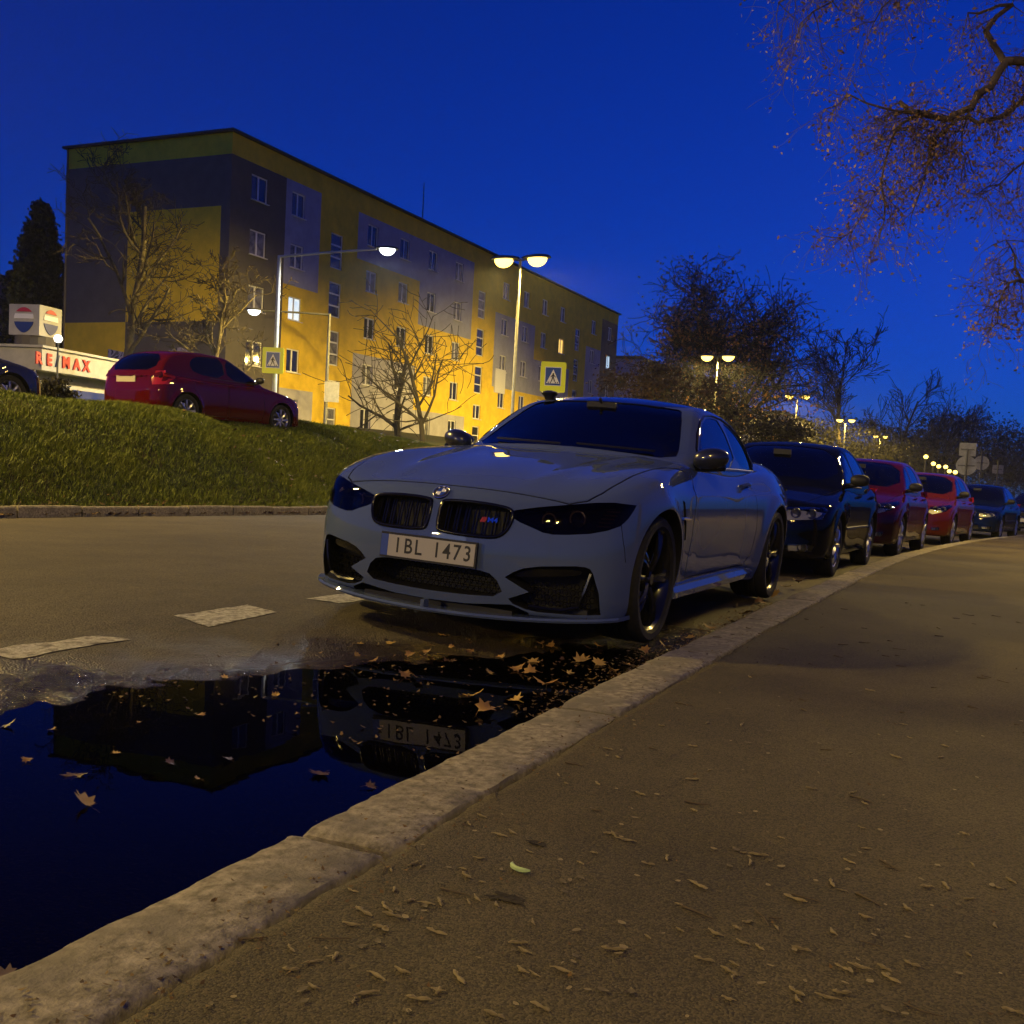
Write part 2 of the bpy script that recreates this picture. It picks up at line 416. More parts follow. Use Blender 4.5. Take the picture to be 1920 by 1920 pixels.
M_STEEL = mat('brushed_steel', (.32, .32, .33), .3, 1.0)
M_RIMB = mat('black_rim', (.012, .012, .014), .25, .4, coat=.5)
M_RIMS = mat('silver_rim', (.42, .42, .44), .3, .9)
M_SEAT = noise_mat('seat_cloth', (.012, .012, .014), (.02, .02, .022), 60, 3, (.7, .9), .2, 300)
M_PLATE = mat('plate_white', (.42, .39, .31), .45)
M_INK = mat('plate_ink', (.01, .01, .012), .5)
M_BLUE = mat('emblem_blue', (.02, .06, .30), .3, coat=.6)
M_WHITE = mat('white_paint', (.75, .75, .73), .4)
M_LENS = mat('lamp_lens_clear', (.85, .85, .85), .05, trans=1.0, ior=1.35)
M_REFL = mat('lamp_reflector', (.85, .84, .80), .4, .1)
M_REDL = mat('tail_lens_red', (.25, .01, .01), .12, coat=.5)
def glass(name, tint=(.10, .13, .16), w=.55):
    """tinted safety glass: part mirror, part see-through"""
    if name in MATS: return MATS[name]
    m = bpy.data.materials.new(name); m.use_nodes = True; nt = m.node_tree; n = nt.nodes; l = nt.links; n.clear()
    o = n.new('ShaderNodeOutputMaterial'); tr = n.new('ShaderNodeBsdfTransparent'); tr.inputs[0].default_value = (*tint, 1)
    g = n.new('ShaderNodeBsdfGlossy'); g.inputs['Roughness'].default_value = .02; g.inputs[0].default_value = (.9, .92, .95, 1)
    fr = n.new('ShaderNodeFresnel'); fr.inputs[0].default_value = w+1.0
    mx = n.new('ShaderNodeMixShader'); l.new(fr.outputs[0], mx.inputs[0]); l.new(tr.outputs[0], mx.inputs[1]); l.new(g.outputs[0], mx.inputs[2]); l.new(mx.outputs[0], o.inputs[0])
    MATS[name] = m; return m
M_GLASS = glass('car_glass', (.22, .24, .27), .5)
M_SMOKE = glass('smoked_lamp_glass', (.42, .37, .30), .22)
M_CLEARG = glass('clear_lamp_glass', (.86, .86, .84), .45)

def merge(ms):
    """disjoint cutters joined into one"""
    o = MB()
    for q in ms: o.add(q.v, q.f)
    return o
def cutter(mb, nslots=2):
    me = mb.mesh('cut', [M_DARK]*nslots); me.polygons.foreach_set('material_index', [1]*len(me.polygons)); return me
def make_wheel(name, parent, loc, side, rt, rr, width, rim_mat, spokes=10, twin=True):
    """rim with spokes, brake disc; tyre is a sub-part. axis X, outer face towards side*X"""
    w = width/2; s = side
    m = MB()
    m.lathe([(rr+.012, -s*w*.9), (rr+.012, -s*w*.8), (rr-.012, -s*w*.75), (rr-.02, s*w*.3), (rr-.006, s*w*.72), (rr+.012, s*w*.88), (rr+.012, s*w*.80)], 40, 'X')
    for i in range(spokes):
        a0 = 2*math.pi*i/spokes
        for da in ((-.085, .085) if twin else (0,)):
            pts = []; rads = []
            for k in range(5):
                t = k/4; r_ = .045+(rr-.05)*t; a = a0+da*(.25+1.0*t)
                pts.append((s*(w*.60+.022*math.sin(t*2.6)), r_*math.cos(a), r_*math.sin(a))); rads.append((.015 if twin else .028)*(1.15-.25*t))
            m.tube(pts, rads, 6)
    m.lathe([(0.001, s*(w*.60+.02)), (.028, s*(w*.60+.02)), (.034, s*(w*.60+.008)), (.06, s*(w*.60-.002)), (.07, s*w*.35)], 20, 'X')
    rim = m.build('wheel', rim_mat, parent, smooth=40, loc=loc)
    t = MB(); h = rt-rr
    prof = [(rr+.008, -s*w*.78), (rr+h*.35, -s*w*.98), (rr+h*.75, -s*w), (rt-.006, -s*w*.9), (rt, -s*w*.78)]
    for g in (-.45, -.15, .15, .45):
        prof += [(rt, s*w*(g-.05)), (rt-.007, s*w*(g-.04)), (rt-.007, s*w*(g+.04)), (rt, s*w*(g+.05))]
    prof += [(rt, s*w*.78), (rt-.006, s*w*.9), (rr+h*.75, s*w), (rr+h*.35, s*w*.98), (rr+.008, s*w*.80)]
    t.lathe(prof, 48, 'X')
    t.build('tyre', M_RUB, rim, smooth=35)
    d = MB(); d.lathe([(.06, s*w*.1), (rr*.72, s*w*.1), (rr*.72, s*w*.0), (.06, s*w*.0)], 32, 'X')
    d.build('brake_disc', M_STEEL, rim, smooth=30)
    return rim
def tex(s, size, mat_, parent, name, M, depth=.0015, bold=0.0, squeeze=1.0):
    me = text_mesh(s, size, depth, bold, squeeze); me.materials.clear(); me.materials.append(mat_)
    me.transform(M); return link(name, me, parent)
FACE = Matrix(((1, 0, 0), (0, 0, -1), (0, 1, 0))).to_4x4()      # text standing up, read from -y
def seat(parent, x, y, z, wdt=.50):
    m = MB()
    m.box((x, y, z), (wdt, .50, .16)); m.box((x, y+.29, z+.32), (wdt*.92, .13, .56), (R(-14), 0, 0)); m.box((x, y+.40, z+.69), (.26, .10, .17), (R(-10), 0, 0))
    me = m.mesh('seat', M_SEAT)
    o = link('seat', me, parent); b = o.modifiers.new('b', 'BEVEL'); b.width = .045; b.segments = 3
    me.polygons.foreach_set('use_smooth', [True]*len(me.polygons)); return o
def finish(name, me, fs, parent):
    implicit_normals(me, fs); return link(name, me, parent)
def pbuild(mb, name, mats, parent, f, off):
    """build a surface patch with normals of the surface it follows"""
    me = mb.mesh(name, mats); implicit_normals(me, [lambda x, y, z: f(x, y, z)-off], 8e-4); return link(name, me, parent)

def build_coupe():
    root = empty('coupe_car', (-2.462, 4.366, .035), 0, 'grey blue sports coupe with black kidney grilles and smoked headlights parked nearest at kerb', 'car')
    root.rotation_euler = (-.008, .030, -.0122)
    PT = paint('coupe_paint', (.080, .110, .200), .34)
    fb, fc = m4_body, m4_cabin
    P, F = surfnets(fb, (0, -.05, .12), (1.02, 4.75, 1.12), .0145)
    body = np_mesh('body', P, F, [PT, M_DARK])
    cuts, big, g1, g2 = [], [], [], []
    # wheel openings
    for yc, zc, rad in ((.80, .33, .372), (3.612, .335, .378)):
        for s in (-1, 1):
            c = MB(); c.prism([(yc+rad*math.cos(a), zc+rad*math.sin(a)) for a in np.linspace(0, 2*math.pi, 64, endpoint=False)], s*.52, s*1.2, 'X'); big.append(c)
    kid = roundpoly([(.026, .652), (.05, .664), (.185, .668), (.33, .660), (.385, .646), (.394, .612), (.378, .55), (.345, .517), (.27, .508), (.05, .514), (.027, .535)], 2)
    hl = roundpoly([(.392, .648), (.50, .673), (.605, .692), (.728, .715), (.80, .722), (.875, .716), (.872, .69), (.862, .650), (.843, .614), (.80, .588), (.735, .568), (.65, .556), (.585, .551), (.54, .556), (.497, .572), (.43, .594), (.396, .610)], 0)
    inR = roundpoly([(.392, .330), (.43, .358), (.472, .380), (.545, .397), (.70, .412), (.735, .411), (.757, .402), (.770, .380), (.797, .285), (.803, .182), (.70, .176), (.542, .176), (.487, .184), (.43, .205), (.41, .228), (.505, .270)], 0)
    inC = roundpoly([(-.345, .335), (-.25, .354), (.25, .354), (.345, .335), (.395, .234), (.17, .222), (-.17, .222), (-.395, .234)], 1)
    slot = [(-.42, .200), (-.2, .180), (0, .177), (.2, .180), (.42, .200), (.50, .168), (.50, .10), (-.50, .10), (-.50, .168)]
    for pl, dep in ((kid, .10), (mir(kid), .10), (inC, .16), (slot, .12)):
        P_, N_ = on_surf(fb, 'Y', pl, -.2, 1.2); c = MB(); c.prism(pl, -.2, float(P_[:, 1].max())+dep, 'Y'); big.append(c)
    # deep side intakes and lamp recesses follow the curved corner
    def deep(pl, dep):
        P_, N_ = on_surf(fb, 'Y', densify(pl, .03), -.2, 1.2); n = len(P_)
        a = P_.copy(); a[:, 1] = -.2; b = P_.copy(); b[:, 1] += dep
        c = MB(); c.add(np.concatenate([a, b]).tolist(), [tuple(range(n-1, -1, -1)), tuple(range(n, 2*n))]+[(i, (i+1) % n, n+(i+1) % n, n+i) for i in range(n)]); return c
    for pl in (inR, mir(inR)): big.append(deep(pl, .14))
    cuts.append(cutter(merge([deep(pl, .085) for pl in (hl, mir(hl))])))
    # fender vent
    vent = [(1.165, .745), (1.215, .735), (1.275, .60), (1.292, .52), (1.255, .52), (1.205, .62)]
    for s in (-1, 1):
        c = MB(); c.prism(vent, s*.84, s*1.1, 'X'); big.append(c)
    # cabin well
    c = MB(); c.prism([(-.66, 1.72), (.66, 1.72), (.66, 3.45), (-.66, 3.45)], .42, 1.2, 'Z'); big.append(c)
    # gaps: bonnet, doors, bumper, boot
    hoodF = [(x, .145+.20*x*x) for x in np.linspace(-.62, .62, 15)]
    hs = [(.62, .222), (.69, .285), (.725, .38), (.752, .55), (.768, .80), (.775, 1.05), (.785, 1.30), (.80, 1.50)]
    cuts.append(cutter(gap(fb, 'Z', hoodF, 1.3, .3)))
    for s in (-1, 1):
        g1.append(gap(fb, 'Z', [(s*a, b) for a, b in hs], 1.3, .3))
        door = [(1.62, .90), (1.50, .80), (1.43, .62), (1.42, .40), (1.46, .29), (2.90, .29), (3.03, .36), (3.06, .55), (3.03, .75), (2.98, .92)]
        g1.append(gap(fb, 'X', door, s*1.15, s*.3, w=.008))
        g2.append(gap(fb, 'Y', [(s*.845, .617), (s*.868, .50), (s*.875, .44)], -.2, 1.2, w=.004))
    cuts = [cutter(merge(big))]+cuts+[cutter(merge(g1)), cutter(merge(g2))]
    body = boolean(body, cuts)
    body = finish('body', body, [fb], root)
    # bonnet skin
    hp = hoodF[::-1]; hp = hp+[(-a, b) for a, b in hs[1:]]+[(-.70, 1.60), (0, 1.50), (.70, 1.60)]+hs[1:][::-1]
    cx = np.mean([p[0] for p in hp]); hp = [(p[0]*.993, (p[1]-.9)*.992+.9) for p in hp]
    pbuild(patch(fb, 'Z', hp, 1.3, .3, .0016, .010, .035), 'bonnet', PT, root, fb, .0016)
    for s in (-1, 1):
        dp = [(1.590, .885), (1.507, .795), (1.437, .618), (1.427, .402), (1.466, .297), (2.897, .297), (3.022, .364), (3.052, .55), (3.022, .748), (2.974, .90), (2.3, .905)]
        pbuild(patch(fb, 'X', dp, s*1.15, s*.3, .0016, .010, .03), 'door', PT, root, fb, .0016)
        # handle, sill
        h = MB(); P_, N_ = on_surf(fb, 'X', [(2.74, .836), (2.80, .838), (2.88, .840), (2.94, .842)], s*1.15, s*.3)
        o_ = [.004, .035, .035, .004]; h.tube([P_[i]+N_[i]*o_[i] for i in range(4)], [.013, .014, .014, .013], 8)
        h.build('door_handle', PT, root, smooth=40)
        sk = MB(); sk.add([(s*x, y, z) for y in (1.22, 2.2, 3.18) for x, z in ((.80, .262), (.872, .258), (.888, .225), (.880, .190), (.80, .18))],
               [tuple(range(4, -1, -1)), tuple(range(10, 15))]+[(i*5+j, i*5+(j+1) % 5, i*5+5+(j+1) % 5, i*5+5+j) for i in range(2) for j in range(5)])
        sk.build('side_skirt', PT, root, smooth=30)
        v = MB(); P_, N_ = on_surf(fb, 'X', [(1.15, .645), (1.25, .640), (1.36, .637)], s*1.15, s*.3)
        v.tube([p+n*.004 for p, n in zip(P_, N_)], [.008, .010, .004], 6); v.build('vent_blade', M_CHROME, root, smooth=40)
    # cabin shell with openings
    P, F = surfnets(fc, (0, 1.0, .80), (.92, 4.45, 1.45), .0135); cab = np_mesh('roof', P, F, [PT, M_DARK])
    fi = lambda x, y, z: smax(fc(x, y, z)+.032, .86-z, .01)
    P, F = surfnets(fi, (0, 1.0, .80), (.92, 4.45, 1.45), .02); inner = np_mesh('in', P, F, [M_DARK, M_DARK]); inner.polygons.foreach_set('material_index', [1]*len(inner.polygons))
    ws = roundpoly([(-.675, .966), (-.35, .990), (0, 1.0), (.35, .990), (.675, .966), (.645, 1.06), (.535, 1.285), (.48, 1.310), (0, 1.335), (-.48, 1.310), (-.535, 1.285), (-.645, 1.06)], 1)
    sw1 = roundpoly([(1.89, .945), (1.95, 1.032), (2.10, 1.134), (2.26, 1.220), (2.42, 1.264), (2.60, 1.281), (2.81, 1.277), (2.90, .945)], 1)
    sw2 = roundpoly([(2.935, .945), (2.868, 1.273), (3.06, 1.245), (3.26, 1.190), (3.44, 1.104), (3.56, 1.002), (3.575, .955)], 1)
    rw = roundpoly([(-.56, 1.10), (0, 1.11), (.56, 1.10), (.47, 1.27), (0, 1.30), (-.47, 1.27)], 1)
    c1 = MB(); c1.prism(ws, .9, 2.42, 'Y'); c1.prism(rw, 3.2, 4.5, 'Y')
    c2 = MB()
    for s in (-1, 1):
        for pl in (sw1, sw2):
            c2.prism(pl, s*.40, s*1.0, 'X')
    cab = boolean(cab, [inner, cutter(c1), cutter(c2)]); roof = finish('roof', cab, [fc, fi], root)
    pbuild(patch(fc, 'Y', ws, .8, 2.6, -.004, .004, .05), 'windscreen', M_GLASS, root, fc, -.004)
    mrev = lambda x, y, z: fc(x, y, z)
    pbuild(patch(fc, 'Y', rw, 4.6, 3.0, -.004, .004, .06), 'rear_window', M_GLASS, root, fc, -.004)
    for s in (-1, 1):
        for pl, nm in ((sw1, 'side_window'), (sw2, 'quarter_window')):
            pbuild(patch(fc, 'X', pl, s*1.0, s*.3, -.004, .004, .05), nm, M_GLASS, root, fc, -.004)
        # black window surround
        ol = densify([(1.86, .935), (1.935, 1.044), (2.085, 1.148), (2.25, 1.235), (2.41, 1.280), (2.61, 1.297), (2.88, 1.291), (3.08, 1.260), (3.285, 1.203), (3.47, 1.114), (3.595, 1.005), (3.61, .945)], .04, False)
        P_, N_ = on_surf(fc, 'X', ol, s*1.0, s*.3, .001); t = MB(); t.tube(P_.tolist(), .0085, 6); t.build('window_trim', M_GLOSSBLK, root, smooth=40)
        bl = densify([(1.84, .932), (2.4, .940), (3.0, .945), (3.59, .948)], .06, False)
        P_, N_ = on_surf(fc, 'X', bl, s*1.0, s*.3, .003); t = MB(); t.tube(P_.tolist(), .010, 6); t.build('belt_trim', M_STEEL, root, smooth=40)
    rp = roundpoly([(-.50, 2.26), (0, 2.16), (.50, 2.26), (.53, 2.7), (.50, 3.2), (0, 3.30), (-.50, 3.2), (-.53, 2.7)], 1); pbuild(patch(fc, 'Z', rp, 1.7, 1.0, .0016, .008, .05), 'roof_panel', mat('carbon_roof', (.010, .011, .013), .22, coat=.9), root, fc, .0016)
    # scuttle, wipers, dashboard, seats, wheel
    t = MB(); t.box((0, 1.86, .915), (1.36, .46, .10)); t.box((0, 2.02, .82), (1.36, .25, .22)); d = t.build('dashboard', M_SEAT, root); bv = d.modifiers.new('b', 'BEVEL'); bv.width = .03; bv.segments = 2
    for s in (-1, 1): seat(root, s*.37, 2.45, .50)
    t = MB(); t.box((0, 3.30, .80), (1.2, .18, .62), (R(-18), 0, 0)); t.build('rear_bench', M_SEAT, root)
    t = MB(); ring = [(.37+.175*math.cos(a), 2.20+.06*math.sin(a), .90+.165*math.sin(a)) for a in np.linspace(0, 2*math.pi, 24, endpoint=False)]
    t.tube(ring, .014, 6, closed=True); t.tube([(.22, 2.20, .90), (.37, 2.18, .88), (.52, 2.20, .90)], .016, 6); t.tube([(.37, 2.18, .88), (.37, 2.02, .84)], .02, 6); t.build('steering_wheel', M_DARK, root, smooth=40)
    t = MB(); t.box((.02, 2.10, 1.285), (.20, .03, .06)); t.tube([(.02, 2.10, 1.30), (.02, 2.06, 1.335)], .01, 6); t.build('rear_view_mirror', M_DARK, root)
    t = MB(); P_, N_ = on_surf(fc, 'Y', [(-.30, 1.28), (-.262, 1.28), (-.262, 1.235), (-.30, 1.235)], .8, 2.6, -.010); t.add(P_.tolist(), [(0, 1, 2, 3)]); t.build('windscreen_sticker', mat('sticker', (.5, .5, .48), .5), root)
    t = MB(); P_, N_ = on_surf(fc, 'Y', [(-.60, 1.045), (-.545, 1.05), (-.54, 1.03), (-.595, 1.025)], .8, 2.6, -.010); t.add(P_.tolist(), [(0, 1, 2, 3)]); t.build('windscreen_sticker', mat('sticker', (.5, .5, .48), .5), root)
    for s, e in ((.10, .55), (-.50, .0)):
        pl = densify([(s, 1.008), (e, 1.000)], .05, False); P_, N_ = on_surf(fc, 'Y', pl, .8, 2.6, .012); t = MB(); t.tube(P_.tolist(), .007, 5); t.build('wiper', M_DARK, root)
    # kidneys: glossy frame and twin slats
    for s in (1, -1):
        pl = kid if s > 0 else mir(kid)
        P_, N_ = on_surf(fb, 'Y', densify(pl, .02), -.2, 1.2, .002); t = MB(); t.tube(P_.tolist(), .0095, 8, closed=True)
        g = t.build('kidney_grille', M_GLOSSBLK, root, smooth=50)
        xs = np.linspace(.065, .362, 7)
        for i, x in enumerate(xs):
            t = MB()
            for dx in (-.008, .008):
                zz = np.linspace(.520 if x < .33 else .545, .657 if x < .34 else .642, 6); P_, N_ = on_surf(fb, 'Y', [(s*(x+dx), z) for z in zz], -.2, 1.2, -.022); t.tube(P_.tolist(), .0048, 5)
            t.build('slat', M_GLOSSBLK, g, smooth=40)
    b = tex('M4', .034, M_CHROME, root, 'model_badge', Matrix.Translation((.300, float(shoot(fb, 'Y', [.300], [.590], -.2, 1)[0])+.004, .590)) @ Matrix.Rotation(R(8), 4, 'Z') @ Matrix.Rotation(R(-20), 4, 'X') @ FACE @ Matrix.Diagonal((1.2, 1, 1, 1)), .003, .001)
    t = MB()
    for k in range(3): t.box((.246+k*.010, float(shoot(fb, 'Y', [.27], [.590], -.2, 1)[0])+.002, .590), (.007, .005, .026), (R(-20), R(20), 0))
    t.build('badge_stripes', mat('badge_red', (.35, .02, .03), .4), b)
    # roundel
    y0 = float(shoot(fb, 'Y', [0.0], [.697], -.2, 1)[0]); _, g = grad(fb, np.array([[0, y0, .697]])); nn = Vector(g[0]).normalized()
    Mr = Matrix.Translation(Vector((0, y0, .697))+nn*.003) @ nn.to_track_quat('Z', 'Y').to_matrix().to_4x4()
    def disc(r0, r1, h, a0=0, a1=2*math.pi, n=32):
        m = MB(); aa = [a0+(a1-a0)*i/n for i in range(n+1)]
        vs = [Mr @ Vector((r_*math.cos(a), r_*math.sin(a), h)) for a in aa for r_ in (r0, r1)]; m.add(vs, [(2*i, 2*i+1, 2*i+3, 2*i+2) for i in range(n)]); return m
    m = MB(); m.lathe([(.0001, .003), (.041, .003), (.042, 0), (.042, -.006)], 36); m.v = [tuple(Mr @ Vector(v)) for v in m.v]
    em = m.build('roundel_badge', M_INK, root, smooth=30)
    m = MB(); ring = [Mr @ Vector((.0405*math.cos(a), .0405*math.sin(a), .002)) for a in np.linspace(0, 2*math.pi, 36, endpoint=False)]; m.tube(ring, .0022, 6, closed=True)
    ring = [Mr @ Vector((.0255*math.cos(a), .0255*math.sin(a), .003)) for a in np.linspace(0, 2*math.pi, 36, endpoint=False)]; m.tube(ring, .0012, 6, closed=True); m.build('badge_rim', M_CHROME, em, smooth=40)
    upv = math.atan2(1, 0)
    for k in range(4):
        disc(.0001, .0245, .0042, k*math.pi/2, (k+1)*math.pi/2, 8).build('badge_quadrant', M_WHITE if k % 2 == 0 else M_BLUE, em, fix=False)
    for ch, a in (('B', 132), ('M', 90), ('W', 48)):
        tex(ch, .014, M_WHITE, em, 'badge_letter', Mr @ Matrix.Rotation(R(a-90), 4, 'Z') @ Matrix.Translation((0, .033, .0045)), .0006)
    # headlights: reflector bowls, rings, smoked cover
    for s in (1, -1):
        pl = hl if s > 0 else mir(hl)
        cov = pbuild(patch(fb, 'Y', pl, -.2, 1.3, .001, .003, .03), 'headlight', M_SMOKE, root, fb, .001)
        for cx_, cz_, rr_ in ((.545, .612, .034), (.665, .630, .038)):
            y_ = float(shoot(fb, 'Y', [s*cx_], [cz_], -.2, 1.2)[0])+.055
            m = MB(); m.lathe([(.0001, .02), (rr_*.75, .012), (rr_*.95, -.015), (rr_*1.05, -.02), (rr_*1.08, .0)], 28, 'Y', (s*cx_, y_, cz_)); q = m.build('projector', mat('projector_dark', (.45, .43, .38), .15, .9), cov, smooth=40)
            m = MB(); m.tube([(s*cx_+rr_*math.cos(a), y_-.022, cz_+rr_*math.sin(a)) for a in np.linspace(R(-30), R(210), 20)], .0045, 6); m.build('light_ring', mat('ring_white', (.75, .73, .66), .3), cov, smooth=40)
        m = MB()
        for k in range(5):
            x_, z_ = .775+.006*k, .605+.018*k; y_ = float(shoot(fb, 'Y', [s*x_], [z_], -.2, 1.3)[0])+.03; m.box((s*x_, y_, z_), (.07, .012, .006), (0, 0, s*R(48)))
        _t = densify([(.43, .650), (.605, .682), (.728, .705), (.83, .708)], .03, False); P_, N_ = on_surf(fb, 'Y', [(s*a_, b_) for a_, b_ in _t], -.2, 1.3, -.03); _e = MB(); _e.tube(P_.tolist(), .005, 5); _e.build('lamp_brow', M_CHROME, cov, smooth=40)
        m.build('indicator_slats', mat('amber_dark', (.45, .20, .04), .3, .3), cov)
    # intake trims
    for s in (1, -1):
        pl = inR if s > 0 else mir(inR)
        m = MB()
        fin = roundpoly([(.42, .332), (.48, .369), (.555, .384), (.735, .392), (.725, .362), (.57, .346), (.49, .336)], 1); fin = fin if s > 0 else mir(fin)
        pm = patch(fb, 'Y', fin, -.2, 1.2, -.035, .012, .03); pm.build('intake_fin', M_GLOSSBLK, root)
        tr = densify([(.765, .378), (.747, .30), (.718, .210), (.64, .188), (.50, .196)], .03, False); P_, N_ = on_surf(fb, 'Y', [(s*a, b_) for a, b_ in tr], -.2, 1.2, -.012); m = MB(); m.tube(P_.tolist(), .010, 6); m.build('intake_trim', M_GLOSSBLK, root, smooth=40)
        m = MB()
        for k in range(9):
            for j in range(4):
                x_, z_ = .48+.032*k+(.016 if j % 2 else 0), .215+.03*j; y_ = float(shoot(fb, 'Y', [s*x_], [z_], -.2, 1.2)[0])+.07
                m.tube([(s*x_+.014*math.cos(a), y_, z_+.014*math.sin(a)) for a in np.linspace(0, 2*math.pi, 6, endpoint=False)], .0025, 4, closed=True)
        struct(m.build('intake_mesh', M_GLOSSBLK, root), 'stuff')
        m = MB(); P_, N_ = on_surf(fb, 'Y', [(s*.70, .50), (s*.715, .502)], -.2, 1.2, .002); m.tube(P_.tolist(), .012, 8); 
    m = MB()
    for k in range(22):
        for j in range(4):
            x_, z_ = -.35+.032*k+(.016 if j % 2 else 0), .25+.026*j
            m.tube([(x_+.014*math.cos(a), .10, z_+.014*math.sin(a)) for a in np.linspace(0, 2*math.pi, 6, endpoint=False)], .0025, 4, closed=True)
    struct(m.build('intake_mesh', M_GLOSSBLK, root), 'stuff')
    # splitter lip
    xs = np.linspace(-.875, .875, 49); vs = []; fs = []
    for i, x in enumerate(xs):
        y_ = float(_P(abs(x))); q_ = (abs(x)/.875); lift = .030*q_**2.2
        for yy, zz in ((y_-.022, .142), (y_-.030, .132), (y_-.022, .122), (y_+.16, .118), (y_+.16, .140)): vs.append((x, yy, zz+lift))
        if i: fs += [((i-1)*5+j, (i-1)*5+(j+1) % 5, i*5+(j+1) % 5, i*5+j) for j in range(5)]
    fs += [(4, 3, 2, 1, 0), tuple((len(xs)-1)*5+j for j in range(5))]
    m = MB(); m.add(vs, fs); m.build('front_lip', PT, root, smooth=35)
    m = MB(); m.box((0, .0, .160), (.018, .05, .036)); m.build('lip_stay', PT, root)
    m = MB(); m.box((0, 1.9, .17), (1.5, 3.3, .06)); m.box((0, .27, .152), (.84, .32, .026)); m.build('underbody', M_DARK, root)
    # number plate
    m = MB(); m.box((.0, -.005, .420), (.535, .012, .125), (R(-3), 0, 0)); pf = m.build('number_plate', M_DARK, root)
    m = MB(); m.box((.018, -.0125, .420), (.482, .004, .105), (R(-3), 0, 0)); m.build('plate_face', M_PLATE, pf)
    m = MB(); m.box((-.244, -.0125, .420), (.040, .004, .105), (R(-3), 0, 0)); m.build('plate_band', M_BLUE, pf)
    for ch, px_ in zip('1BL1473', (-.175, -.115, -.058, .045, .10, .155, .212)): tex(ch, .104, M_INK, pf, 'plate_character', Matrix.Translation((.018+px_-.010, -.0148, .420)) @ Matrix.Rotation(R(-3), 4, 'X') @ FACE, .0006, .0012, .86)
    # mirrors
    for s in (1, -1):
        sp = MB(); nn_, mm = 14, 22; vs = []
        for i in range(nn_+1):
            th = math.pi*i/nn_
            for j in range(mm):
                ph = 2*math.pi*j/mm
                sx = abs(math.sin(th))**.75; ux = math.cos(th); uy = sx*math.cos(ph); uz = sx*math.sin(ph)
                x_ = .868+.104*ux; y_ = 1.80+.10*(x_-.9)+(.085 if uy < 0 else .045)*uy*(1-.25*max(0, ux)); z_ = .992+.068*math.copysign(abs(uz)**.85, uz)*(1-.22*max(0, ux)**2)+.012*ux
                vs.append((s*x_, y_, z_))
        sp.add(vs, [(i*mm+j, i*mm+(j+1) % mm, (i+1)*mm+(j+1) % mm, (i+1)*mm+j) for i in range(nn_) for j in range(mm)])
        mo = sp.build('door_mirror', mat('mirror_shell', (.016, .018, .024), .3, coat=1.0), root, smooth=True)
        m = MB(); m.tube([(s*.74, 1.82, .935), (s*.79, 1.805, .935), (s*.85, 1.795, .945)], [.035, .026, .030], 8); m.tube([(s*.82, 1.78, .937), (s*.96, 1.795, .943)], [.03, .018], 8); m.build('mirror_foot', M_GLOSSBLK, mo, smooth=40)
        m = MB(); m.lathe([(.0001, 0), (.052, 0), (.055, -.003)], 20, 'Y'); m.v = [(s*.868+v[0]*1.7, 1.848+v[1], .992+v[2]) for v in m.v]; m.build('mirror_glass', M_CHROME, mo)
    # wheels
    for s in (1, -1):
        make_wheel('wheel', root, (s*.785, .80, .33), s, .330, .250, .255, M_RIMB, 5, True)
        make_wheel('wheel', root, (s*.812, 3.612, .335), s, .335, .252, .275, M_RIMB, 5, True)
    # tail lamps and exhausts, seen only from elsewhere
    for s in (1, -1):
        tl = roundpoly([(.42, .88), (.80, .91), (.80, .80), (.45, .80)], 1); tl = tl if s > 0 else mir(tl)
        pbuild(patch(fb, 'Y', tl, 5.0, 3.6, .002, .01, .04), 'tail_light', M_REDL, root, fb, .002)
    return root
